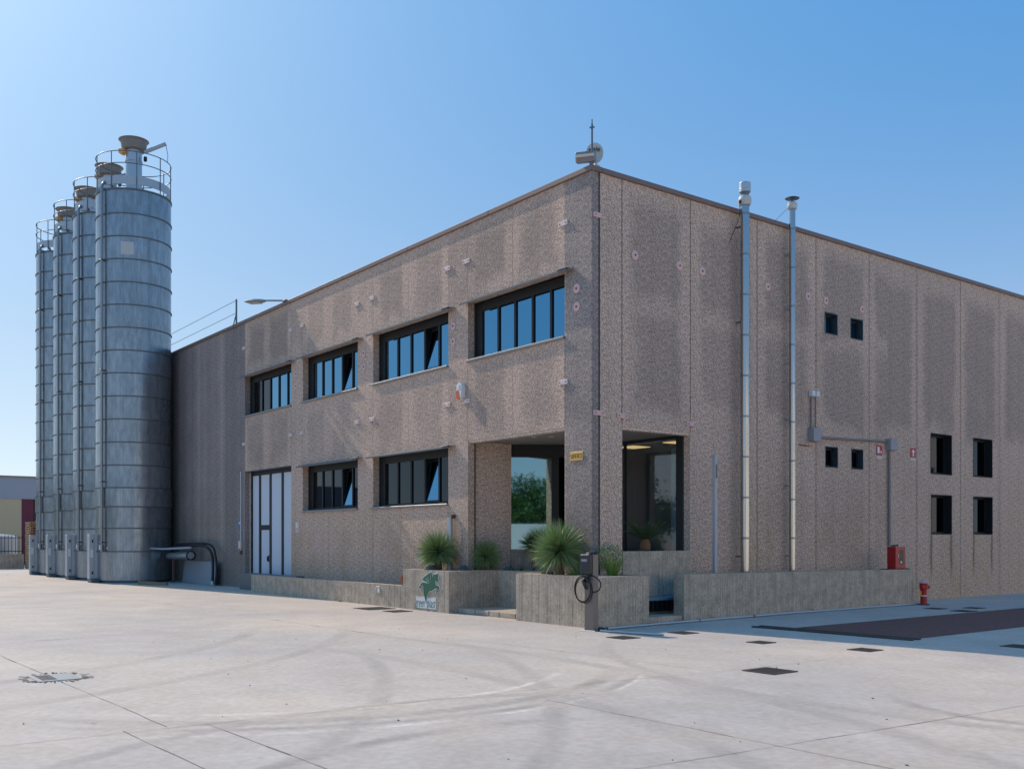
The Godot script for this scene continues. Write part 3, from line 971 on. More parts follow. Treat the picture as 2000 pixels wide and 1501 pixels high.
func make_planters() -> void:
	var a := thing("planter", "grey board-marked concrete planter that carries the green winged horse emblem", "planter")
	board_block(a, "front_wall", Vector3(-6.1, 0, 0.72), Vector3(-4.2, 1.0, 0.95), 101)
	board_block(a, "side_wall", Vector3(-4.2, 0, -0.5), Vector3(-4.0, 1.0, 0.95), 102)
	board_block(a, "side_wall", Vector3(-6.1, 0, 0.02), Vector3(-5.9, 1.0, 0.72), 103)
	board_block(a, "inner_wall", Vector3(-4.0, 0, -0.70), Vector3(-0.95, 0.995, -0.5), 104)
	box(a, "soil", Vector3(-5.9, 0.8, 0.01), Vector3(-4.2, 0.955, 0.72), M.soil)
	box(a, "soil", Vector3(-4.7, 0.8, -1.35), Vector3(-0.95, 0.955, -0.70), M.soil)
	box(a, "soil", Vector3(-4.3, 0.7, -3.2), Vector3(-0.95, 0.90, -1.36), M.soil)
	box(a, "soil", Vector3(-4.57, 0.8, -0.70), Vector3(-4.2, 0.954, 0.01), M.soil)
	pebbles(a, Vector2(-6.0, 0.02), Vector2(-4.05, 0.9), 0.965, 1500, 7)
	pebbles(a, Vector2(-4.55, -1.3), Vector2(-1.2, -0.55), 0.965, 1500, 8)
	var pw := thing("porch_parapet", "dark board-marked concrete parapet under the entrance glass", "wall", Vector3(-4.87, 0, -1.30), 0.936)
	board_block(pw, "parapet_wall", Vector3(0.0, 0.0, -0.05), Vector3(2.3, 1.5, 0.06), 105)
	var b := thing("planter", "grey board-marked concrete planter wrapped round the corner pillar", "planter")
	board_block(b, "front_wall", Vector3(-1.45, 0, 0.70), Vector3(1.2, 1.02, 0.9), 111)
	board_block(b, "side_wall", Vector3(1.0, 0, -0.5), Vector3(1.2, 1.02, 0.70), 112)
	board_block(b, "side_wall", Vector3(-1.45, 0, -0.5), Vector3(-1.25, 1.02, 0.70), 113)
	board_block(b, "rear_wall", Vector3(0.02, 0, -0.5), Vector3(1.0, 1.02, -0.32), 114)
	box(b, "soil", Vector3(-1.25, 0.8, 0.01), Vector3(1.0, 0.975, 0.70), M.soil)
	box(b, "soil", Vector3(0.012, 0.8, -0.32), Vector3(1.0, 0.974, 0.01), M.soil)
	pebbles(b, Vector2(-1.42, 0.02), Vector2(1.17, 0.87), 0.985, 2200, 9)
	pebbles(b, Vector2(0.05, -0.48), Vector2(1.17, 0.05), 0.985, 900, 10)
	# the raised bed in the short facade's opening, over the dark basement light
	var c := thing("porch_planter", "tall board-marked concrete bed in the porch opening behind the sago palm", "planter")
	board_block(c, "front_wall", Vector3(-0.12, 0.50, -3.02), Vector3(0.03, 1.50, -0.885), 121)
	box(c, "soil", Vector3(-1.1, 1.2, -3.0), Vector3(-0.12, 1.44, -0.95), M.soil)
	pebbles(c, Vector2(-0.6, -2.95), Vector2(0.0, -0.95), 1.46, 500, 12)
	board_block(c, "base_wall", Vector3(-0.12, 0.0, -3.02), Vector3(0.03, 0.15, -0.885), 122)
	var bl := thing("basement_window", "dark basement light with blue steel lintel between planter and low wall", "window")
	box(bl, "lintel", Vector3(0.05, 0.43, -2.9), Vector3(0.42, 0.50, -0.51), M.blue_steel, 0.008)
	for k in 14: box(bl, "rib", Vector3(-0.02, 0.16, -2.9 + k * 0.15), Vector3(0.01, 0.42, -2.82 + k * 0.15), M.lining)
	box(bl, "void_shade_panel", Vector3(-0.06, 0.15, -3.0), Vector3(-0.03, 0.49, -0.9), M.black)  # black sheet stands in for the unlit void under the lintel
	box(bl, "threshold", Vector3(0.035, 0.0, -2.2), Vector3(0.9, 0.13, -0.52), M.boards, 0.01)
	var l := thing("ramp_wall", "long low board-marked wall ending at the terracotta pot", "wall")
	board_block(l, "wall_body", Vector3(-15.9, 0, 0.72), Vector3(-6.12, 0.575, 0.93), 131)
	var r := thing("ramp_wall", "low board-marked wall that carries the red hose cabinet", "wall")
	board_block(r, "wall_body", Vector3(0.65, 0, -10.72), Vector3(0.95, 1.01, -1.8), 141, 0.055)
	var s := thing("entrance_step", "pale concrete entrance step between the two planters", "step")
	box(s, "slab", Vector3(-4.0, 0.0, -0.5), Vector3(-1.455, 0.12, 0.70), M.boards, 0.012)
	for x in [-3.3, -2.75, -2.35, -1.75]: box(s, "rust_stain_strip", Vector3(x, 0.004, 0.699), Vector3(x + 0.035, 0.112, 0.7025), M.trunk)

# ------------------------------------------------------------------ silos
func make_silo(called: String, label: String, at: Vector3) -> Node3D:
	var s := thing(called, label, "silo", at, 0.0, "galvanised silos in a row along the factory wall")
	var R := 1.46
	var seams := [0.10, 1.28, 2.21, 3.07, 3.83, 4.73, 5.65, 6.57, 7.49, 8.41, 9.32, 10.23, 11.14, 12.05, 12.96, 13.87, 14.78, 15.74]
	part(s, "plinth", rod(R - 0.1, 0.11, 40), M.zinc_dark)
	for k in seams.size() - 1:
		var y0: float = seams[k]
		var y1: float = seams[k + 1]
		var r := R + (0.035 if k == 3 else 0.0)
		part(s, "shell_ring", lathe([Vector2(r, y0), Vector2(r, y1 - 0.05)], 72), M[["zinc", "zinc_b", "zinc_c", "zinc_b", "zinc"][(k * 7 + int(at.x)) % 5]])
		part(s, "seam_flange", lathe([Vector2(r, y1 - 0.05), Vector2(r + 0.036, y1 - 0.045), Vector2(r + 0.036, y1 - 0.006), Vector2(r - 0.02, y1)], 72), M.zinc_seam)
		var rv := begin()
		var ang := deg_to_rad([-6.0, 34.0][k % 2])
		for q in int((y1 - y0) / 0.075):
			for dd in [-0.022, 0.022]:
				var c := Vector3(cos(ang + dd) * (r + 0.002), y0 + 0.05 + q * 0.075, sin(ang + dd) * (r + 0.002))
				add_lathe(rv, [Vector2(0.012, 0.0), Vector2(0.008, 0.009), Vector2(0.0, 0.011)], 5, c, Basis(Vector3(0, 0, 1), Vector3(cos(ang), 0, sin(ang)), Vector3(0, -1, 0)))
		var rvp := part(s, "rivet_seam", rv.commit(), M.zinc_plain)
		rvp.name = "rivet_seam"
	part(s, "roof_cone", lathe([Vector2(R + 0.035, 15.72), Vector2(R + 0.035, 15.76), Vector2(0.42, 16.0), Vector2(0.0, 16.02)], 48), M.zinc_dark)
	# walkway: toe board, posts, rails
	part(s, "toe_board", lathe([Vector2(R - 0.05, 15.93), Vector2(R - 0.03, 15.93), Vector2(R - 0.03, 16.28), Vector2(R - 0.05, 16.28), Vector2(R - 0.05, 15.93)], 48), M.zinc_box)
	for k in 9:
		var a := TAU * (k + 0.3) / 9.0
		part(s, "rail_post", rod(0.02, 1.52, 6), M.zinc_dark, Vector3(cos(a) * (R - 0.02), 15.74, sin(a) * (R - 0.02)))
	for y in [16.76, 17.24]:
		var ring := []
		for k in 40: ring.append(Vector3(cos(TAU * k / 40) * (R - 0.0), y, sin(TAU * k / 40) * (R - 0.0)))
		part(s, "guard_rail", tube(ring, 0.019, 6, true), M.zinc_dark)
	# filter stack
	var col := part(s, "filter_column", lathe([Vector2(0.32, 15.95), Vector2(0.32, 17.28), Vector2(0.345, 17.29), Vector2(0.345, 17.34), Vector2(0.32, 17.35), Vector2(0.32, 17.80)], 28), M.zinc_plain)
	col.name = "filter_column"
	part(s, "filter_bowl", lathe([Vector2(0.0, 17.76), Vector2(0.40, 17.76), Vector2(0.47, 17.80), Vector2(0.52, 18.12), Vector2(0.60, 18.19), Vector2(0.58, 18.20), Vector2(0.50, 18.13), Vector2(0.45, 17.84), Vector2(0.0, 17.82)], 32), M.bowl)
	var spout := PackedVector2Array([Vector2(-0.13, 0.0), Vector2(0.13, 0.0), Vector2(0.11, -0.16), Vector2(0.0, -0.24), Vector2(-0.11, -0.16)])
	part(s, "amber_chute", prism(spout, 0.2), M.amber, Vector3(-0.08, 17.76, 0.36), Vector3(0, 0.5, 0))
	var jib := begin()
	add_box(jib, Vector3(-0.07, -0.06, 0.0), Vector3(0.07, 0.06, 0.95), 0, 0.01)
	part(s, "jib_arm", jib.commit(), M.zinc_box, Vector3(0.28, 17.72, -0.34), Vector3(-0.42, PI - 0.55, 0))
	part(s, "jib_cable", tube([Vector3(0.72, 18.08, -1.08), Vector3(0.85, 17.6, -1.12), Vector3(1.0, 17.24, -1.06)], 0.012, 5), M.zinc_dark)
	part(s, "hoist", box_mesh(Vector3(0.12, 0.2, 0.12), 0.02), M.rubber, Vector3(0.35, 17.42, -0.36))
	# filling pipe with its swan neck
	var pa := deg_to_rad(66.0)
	var o := Vector3(cos(pa), 0, sin(pa))
	var path := [o * (R + 0.11) + Vector3.UP * 1.32]
	path.append(o * (R + 0.11) + Vector3.UP * 15.72)
	for k in 9:
		var t := PI * k / 8.0
		path.append(o * (R - 0.19 + 0.30 * cos(t)) + Vector3.UP * (15.78 + 0.32 * sin(t)))
	part(s, "filling_pipe", tube(path, 0.055, 10), M.steel_pipe)
	for y in [1.62, 4.05, 8.5, 12.9]:
		part(s, "pipe_clamp", box_mesh(Vector3(0.16, 0.05, 0.16), 0.01), M.zinc_dark, o * (R + 0.09) + Vector3.UP * y, Vector3(0, -pa, 0))
	part(s, "pipe_mouth", rod(0.075, 0.10, 12, 0.01), M.steel_pipe, o * (R + 0.11) + Vector3.UP * 1.25)
	part(s, "tag_box", box_mesh(Vector3(0.05, 0.19, 0.14), 0.008), M.white, Vector3(cos(pa + 0.1), 0, sin(pa + 0.1)) * (R + 0.06) + Vector3.UP * 1.42, Vector3(0, -pa - 0.1, 0))
	part(s, "gauge", rod(0.07, 0.06, 14, 0.01), M.zinc_plain, Vector3(cos(pa - 0.13), 0, sin(pa - 0.13)) * (R + 0.0) + Vector3.UP * 1.39, Vector3(0, 0, -PI / 2))
	# switch cabinet on the weather side
	var ca := deg_to_rad(93.0)
	var cd := Vector3(cos(ca), 0, sin(ca))
	var cb := part(s, "cabinet", box_mesh(Vector3(0.34, 1.78, 0.36), 0.012), M.zinc_box, cd * (R + 0.13) + Vector3.UP * 1.05, Vector3(0, 0.0, 0))
	for y in [-0.66, 0.62]: part(cb, "latch", box_mesh(Vector3(0.012, 0.12, 0.06), 0.003), M.black, Vector3(0.175, y, 0.06))
	part(cb, "door_seam", box_mesh(Vector3(0.004, 1.7, 0.012)), M.zinc_dark, Vector3(0.171, 0, 0.0))
	part(cb, "data_plate", box_mesh(Vector3(0.004, 0.32, 0.1)), M.white, Vector3(0.1715, 0.12, 0.09))
	part(s, "foot_bracket", box_mesh(Vector3(0.5, 0.16, 0.35), 0.02), M.zinc_dark, cd * (R + 0.1) + Vector3.UP * 0.08)
	return s

func make_silos() -> void:
	var labels := ["galvanised silo with a pale data plate high on its shell, nearest the gate", "second galvanised silo from the gate, next to the plated one", "third galvanised silo from the gate, between two others", "last galvanised silo of the row, farthest from the gate"]
	for k in 4:
		var s := make_silo("silo", labels[k], Vector3(-26.5 - 3.62 * k, 0, 1.62))
		if k == 0:
			var a := deg_to_rad(26.0)
			part(s, "maker_plate", box_mesh(Vector3(0.012, 0.52, 0.5)), M.off_white, Vector3(cos(a), 0, sin(a)) * 1.462 + Vector3.UP * 13.35, Vector3(0, -a, 0))

# ------------------------------------------------------------------ plants
func blade(st: SurfaceTool, root: Vector3, dir: Vector3, length: float, width: float, droop: float, c: Color, seg := 3, roll := 0.0) -> void:
	var d := dir.normalized()
	var side := d.cross(Vector3.UP)
	if side.length() < 0.05: side = Vector3.RIGHT
	side = side.normalized().rotated(d, roll)
	var p := root
	var prev_l := p
	var prev_r := p
	for k in seg + 1:
		var t := float(k) / seg
		var w := width * (1.0 - pow(t, 1.6)) * 0.5 + 0.0008
		var l := p - side * w
		var r := p + side * w
		if k > 0:
			var n := side.cross(r - prev_r).normalized()
			for v in [prev_l, r, prev_r, prev_l, l, r]:
				st.set_normal(n)
				st.set_color(c)
				st.add_vertex(v)
		prev_l = l
		prev_r = r
		p += d * (length / seg)
		d = (d + Vector3.DOWN * droop / seg).normalized()

func ball_yucca(label: String, at: Vector3, trunk_h: float, R: float, n: int, sd: int) -> void:
	var y := thing("yucca", label, "plant", at, 0.0, "")
	var rg := RandomNumberGenerator.new()
	rg.seed = sd
	part(y, "trunk", lathe([Vector2(0.0, 0), Vector2(0.115, 0), Vector2(0.10, trunk_h * 0.5), Vector2(0.105, trunk_h), Vector2(0.0, trunk_h + 0.04)], 12), M.trunk)
	var st := begin()
	var c := Vector3(0, trunk_h + 0.04, 0)
	for i in n:
		var u := rg.randf_range(-0.8, 1.0)
		var a := rg.randf() * TAU
		var s := sqrt(1.0 - u * u)
		var d := Vector3(cos(a) * s, u, sin(a) * s)
		var v := rg.randf_range(0.75, 1.3)
		var col := Color(v * rg.randf_range(0.85, 1.15), v, v * rg.randf_range(0.8, 1.25))
		if u < -0.45 and rg.randf() < 0.5: col = Color(v * 2.6, v * 1.5, v * 1.6)
		blade(st, c + d * 0.05, d, R * rg.randf_range(0.72, 1.08), rg.randf_range(0.013, 0.021), rg.randf_range(0.0, 0.16), col, 3, rg.randf() * PI)
	part(y, "foliage", st.commit(), M.leaf_yucca).set_meta("kind", "stuff")

func make_plants() -> void:
	ball_yucca("round blue-green yucca above the winged horse emblem", Vector3(-5.3, 0.95, 0.42), 0.46, 0.56, 1500, 1)
	ball_yucca("smaller round yucca beside the porch side wall", Vector3(-4.42, 0.95, -0.42), 0.34, 0.44, 1100, 2)
	ball_yucca("largest round yucca on a brown trunk, in the corner planter", Vector3(-0.55, 0.97, 0.42), 0.52, 0.64, 1800, 3)
	var rg := RandomNumberGenerator.new()
	rg.seed = 5
	# broad sword-leaved cordyline before the porch glass
	var co := thing("cordyline", "dark sword-leaved cordyline in front of the porch glass", "plant", Vector3(-4.18, 1.30, -1.75))
	part(co, "trunk", lathe([Vector2(0.05, -0.35), Vector2(0.045, 0.25), Vector2(0.0, 0.3)], 10), M.trunk)
	var st := begin()
	for i in 90:
		var u := rg.randf_range(-0.25, 0.98)
		var a := rg.randf() * TAU
		var s := sqrt(1.0 - u * u)
		var v := rg.randf_range(0.7, 1.4)
		var col := Color(v * 1.2, v, v * 0.8)
		if rg.randf() < 0.15: col = Color(v * 4.0, v * 2.2, v * 1.2)
		blade(st, Vector3(0, 0.22, 0), Vector3(cos(a) * s, u, sin(a) * s), rg.randf_range(0.38, 0.52), 0.035, rg.randf_range(0.2, 0.8), col, 4, rg.randf_range(-0.9, 0.9))
	part(co, "foliage", st.commit(), M.leaf_dark).set_meta("kind", "stuff")
	# sago palm: arching fronds, old ones brown below
	var sg := thing("sago_palm", "sago palm with rust-brown lower fronds in the porch opening", "palm", Vector3(-0.30, 1.52, -1.88))
	part(sg, "trunk", lathe([Vector2(0.0, 0), Vector2(0.12, 0.0), Vector2(0.13, 0.12), Vector2(0.08, 0.24), Vector2(0.0, 0.26)], 12), M.trunk)
	for i in 22:
		var f := begin()
		f.set_color(Color(4, 2, 1))
		var a := TAU * i / 22.0 + rg.randf_range(-0.1, 0.1)
		var lift := 0.55 if i % 2 else 1.15
		var d := Vector3(cos(a), lift, sin(a)).normalized()
		var p := Vector3(0, 0.2, 0)
		var path := []
		for k in 9:
			path.append(p)
			p += d * 0.082
			d = (d + Vector3.DOWN * (0.03 if i % 2 else 0.045)).normalized()
		add_tube(f, path, 0.006, 4)
		var brown := i % 2 == 1
		for k in range(1, 9):
			var along: Vector3 = (path[mini(k + 1, 8)] - path[k - 1]).normalized()
			var sd := along.cross(Vector3.UP).normalized()
			for q in 3:
				for sgn in [-1.0, 1.0]:
					var v := rg.randf_range(0.8, 1.3)
					var col := Color(v * 7.5, v * 2.3, v * 1.2) if brown else Color(v, v * 1.1, v * 0.7)
					blade(f, path[k - 1].lerp(path[k], q / 3.0), sd * sgn + along * 0.8 + Vector3.UP * 0.25, 0.16 * sin(0.4 + k * 0.3), 0.015, 0.3, col, 2, rg.randf_range(-0.6, 0.6))
		var fr := part(sg, "frond", f.commit(), M.leaf_dark)
		fr.name = "frond"
	# strappy clump with bleached leaves, and the rounded shrub behind it
	var gr := thing("grass_clump", "strappy green clump with bleached dry leaves at the planter's end", "plant", Vector3(0.62, 0.97, -0.02))
	st = begin()
	for i in 170:
		var a := rg.randf() * TAU
		var v := rg.randf_range(0.7, 1.3)
		blade(st, Vector3(cos(a), 0, sin(a)) * rg.randf_range(0.0, 0.09), Vector3(cos(a) * 0.42, 1.0, sin(a) * 0.42), rg.randf_range(0.3, 0.62), 0.013, rg.randf_range(0.1, 0.6), Color(v, v, v * 0.8), 4)
	part(gr, "green_leaves", st.commit(), M.leaf_grass).set_meta("kind", "stuff")
	st = begin()
	for i in 55:
		var a := rg.randf_range(-1.9, 1.4)
		var v := rg.randf_range(2.6, 4.2)
		blade(st, Vector3(cos(a), 0, sin(a)) * 0.06, Vector3(cos(a), 0.75, sin(a)), rg.randf_range(0.28, 0.5), 0.011, rg.randf_range(0.7, 1.9), Color(v * 1.05, v * 0.62, v * 2.6), 5)
	part(gr, "dry_leaves", st.commit(), M.leaf_grass).set_meta("kind", "stuff")
	var sh := thing("shrub", "rounded small-leaved shrub behind the strappy clump", "shrub", Vector3(0.32, 0.97, -0.22))
	st = begin()
	for i in 9:
		var a := TAU * i / 9.0
		add_tube(st, [Vector3.ZERO, Vector3(cos(a) * 0.08, 0.2, sin(a) * 0.08), Vector3(cos(a) * 0.2, 0.46, sin(a) * 0.2)], 0.006, 4)
	part(sh, "stems", st.commit(), M.bark)
	st = begin()
	for i in 1500:
		var d := Vector3(rg.randfn(), rg.randfn(), rg.randfn()).normalized()
		var p := Vector3(0, 0.40, 0) + Vector3(d.x * 0.36, d.y * 0.28, d.z * 0.36) * rg.randf_range(0.6, 1.05)
		var v := rg.randf_range(0.6, 1.45)
		blade(st, p, d + Vector3(rg.randfn(), rg.randfn(), rg.randfn()) * 0.6, rg.randf_range(0.03, 0.05), 0.018, 0.2, Color(v, v, v * 0.9), 2)
	part(sh, "foliage", st.commit(), M.leaf_shrub).set_meta("kind", "stuff")
	# low agaves and yellowing tufts
	for q in [["small spiky tuft below the porch parapet", Vector3(-3.55, 0.96, -0.85), 0.20, 40, Color(2.6, 1.5, 0.5), "leaf_dark"], ["yellowing low tuft behind the largest yucca's trunk", Vector3(-0.35, 0.98, 0.16), 0.26, 60, Color(2.2, 1.3, 0.3), "leaf_grass"], ["low green tuft between the largest yucca and the charging post", Vector3(0.05, 0.98, 0.56), 0.22, 60, Color(0.8, 0.8, 0.7), "leaf_grass"], ["withered brown tuft at the foot of the porch pier", Vector3(-4.75, 0.96, 0.28), 0.14, 30, Color(4.5, 2.0, 1.4), "leaf_dark"], ["tiny weed at the foot of the long low wall", Vector3(-9.5, 0.0, 0.97), 0.10, 18, Color(1.1, 1.2, 0.6), "leaf_grass"]]:
		var t := thing("tuft", q[0], "plant", q[1])
		st = begin()
		for i in q[3]:
			var a := rg.randf() * TAU
			var u := rg.randf_range(0.25, 0.95)
			var v := rg.randf_range(0.8, 1.2)
			blade(st, Vector3(cos(a), 0, sin(a)) * 0.02, Vector3(cos(a), u * 1.4, sin(a)), q[2] * rg.randf_range(0.7, 1.1), 0.012, 0.3, q[4] * v, 3)
		part(t, "foliage", st.commit(), M[q[5]]).set_meta("kind", "stuff")
	# boulders in the gravel
	var bi := 0
	for q in [["dark boulder at the foot of the yucca above the emblem", Vector3(-5.22, 0.95, 0.66), Vector3(0.23, 0.13, 0.15)], ["pale grey boulder beside the smaller yucca", Vector3(-4.62, 0.95, 0.12), Vector3(0.21, 0.12, 0.16)], ["blue-grey boulder behind the inner planter wall", Vector3(-3.95, 0.95, -0.78), Vector3(0.16, 0.12, 0.13)], ["sloping pale boulder beside the largest yucca's trunk", Vector3(-0.86, 0.97, 0.52), Vector3(0.17, 0.10, 0.14)]]:
		var o := thing("boulder", q[0], "rock", q[1], rg.randf() * 3.0)
		var ns := FastNoiseLite.new()
		ns.seed = 200 + bi
		ns.frequency = 0.9
		bi += 1
		st = begin()
		st.set_smooth_group(-1)
		var sp := SphereMesh.new()
		sp.radial_segments = 18
		sp.rings = 10
		var arr := sp.get_mesh_arrays()
		var vs: PackedVector3Array = arr[Mesh.ARRAY_VERTEX]
		for i in arr[Mesh.ARRAY_INDEX]:
			var d: Vector3 = vs[i] * 2.0
			var k := 1.0 + 0.55 * ns.get_noise_3dv(d * 1.4) + 0.2 * ns.get_noise_3dv(d * 4.0)
			st.add_vertex(Vector3(d.x * q[2].x, maxf(d.y, -0.35) * q[2].y, d.z * q[2].z) * k + Vector3(0, 0.03, 0))
		st.generate_normals()
		part(o, "stone", st.commit(), M.rock)

# ------------------------------------------------------------------ things on and near the building
func make_flues() -> void:
	var f := thing("flue_pipe", "thick stainless flue pipe with a drum cowl on the short facade", "pipe", Vector3(0.26, 0, -4.63))
	var y := 0.85
	var r := 0.104
	while y < 9.66:
		var h := minf(0.96, 9.69 - y)
		part(f, "pipe_length", lathe([Vector2(r, y), Vector2(r, y + h - 0.045)], 32), M.inox)
		part(f, "joint_band", lathe([Vector2(r, y + h - 0.045), Vector2(r + 0.009, y + h - 0.04), Vector2(r + 0.009, y + h - 0.005), Vector2(r, y + h)], 32), M.steel_pipe)
		y += h
	part(f, "wind_ring", lathe([Vector2(0.10, 9.66), Vector2(0.135, 9.68), Vector2(0.158, 9.74), Vector2(0.158, 9.80), Vector2(0.135, 9.87), Vector2(0.09, 9.9)], 28), M.off_white)
	part(f, "cowl_neck", lathe([Vector2(0.09, 9.88), Vector2(0.10, 10.0)], 24), M.zinc_dark)
	part(f, "cowl", lathe([Vector2(0.0, 9.99), Vector2(0.125, 9.97), Vector2(0.135, 9.98), Vector2(0.135, 10.03), Vector2(0.141, 10.04), Vector2(0.135, 10.05), Vector2(0.135, 10.17), Vector2(0.141, 10.18), Vector2(0.13, 10.2), Vector2(0.0, 10.22)], 28), M.zinc_plain)
	for yy in [1.35, 6.93, 9.2]: part(f, "wall_bracket", box_mesh(Vector3(0.2, 0.035, 0.05), 0.005), M.zinc_dark, Vector3(-0.16, yy, 0.0))
	part(f, "cable_box", box_mesh(Vector3(0.05, 0.07, 0.05), 0.008), M.black, Vector3(0.0, 9.72, 0.18))
	part(f, "cable", tube(bend([Vector3(0, 9.7, 0.18), Vector3(-0.02, 9.35, 0.19), Vector3(-0.1, 9.0, 0.3), Vector3(-0.2, 8.75, 0.34)]), 0.008, 5), M.rubber)
	var g := thing("flue_pipe", "thin stainless flue pipe with a flat disc cap on the short facade", "pipe", Vector3(0.21, 0, -6.49))
	y = 0.85
	r = 0.077
	while y < 9.95:
		var h := minf(0.96, 9.98 - y)
		part(g, "pipe_length", lathe([Vector2(r, y), Vector2(r, y + h - 0.045)], 28), M.inox)
		part(g, "joint_band", lathe([Vector2(r, y + h - 0.045), Vector2(r + 0.008, y + h - 0.04), Vector2(r + 0.008, y + h - 0.005), Vector2(r, y + h)], 28), M.steel_pipe)
		y += h
	part(g, "wind_ring", lathe([Vector2(0.077, 9.95), Vector2(0.11, 9.97), Vector2(0.122, 10.04), Vector2(0.115, 10.11), Vector2(0.07, 10.14)], 24), M.off_white)
	part(g, "cap_stem", rod(0.02, 0.13, 8), M.zinc_dark, Vector3(0, 10.1, 0))
	part(g, "disc_cap", lathe([Vector2(0.0, 10.21), Vector2(0.165, 10.22), Vector2(0.178, 10.23), Vector2(0.12, 10.255), Vector2(0.0, 10.27)], 32), M.zinc_dark)
	for yy in [1.35, 3.1, 4.75, 6.15, 7.5, 8.85]: part(g, "wall_bracket", box_mesh(Vector3(0.2, 0.045, 0.06), 0.005), M.zinc_plain, Vector3(-0.11, yy, 0.0))
	part(g, "guy_wire", tube([Vector3(0, 10.0, 0.12), Vector3(-0.25, 9.62, 0.42)], 0.006, 4), M.zinc_dark)
	var p := thing("white_post", "slim pale square post standing behind the low wall", "post", Vector3(0.5, 0, -3.30))
	part(p, "shaft", box_mesh(Vector3(0.085, 3.68, 0.085), 0.008), M.pole_grey, Vector3(0, 1.84, 0))
	part(p, "hook_plate", box_mesh(Vector3(0.02, 0.3, 0.03), 0.004), M.zinc_dark, Vector3(0.05, 3.3, 0.0))

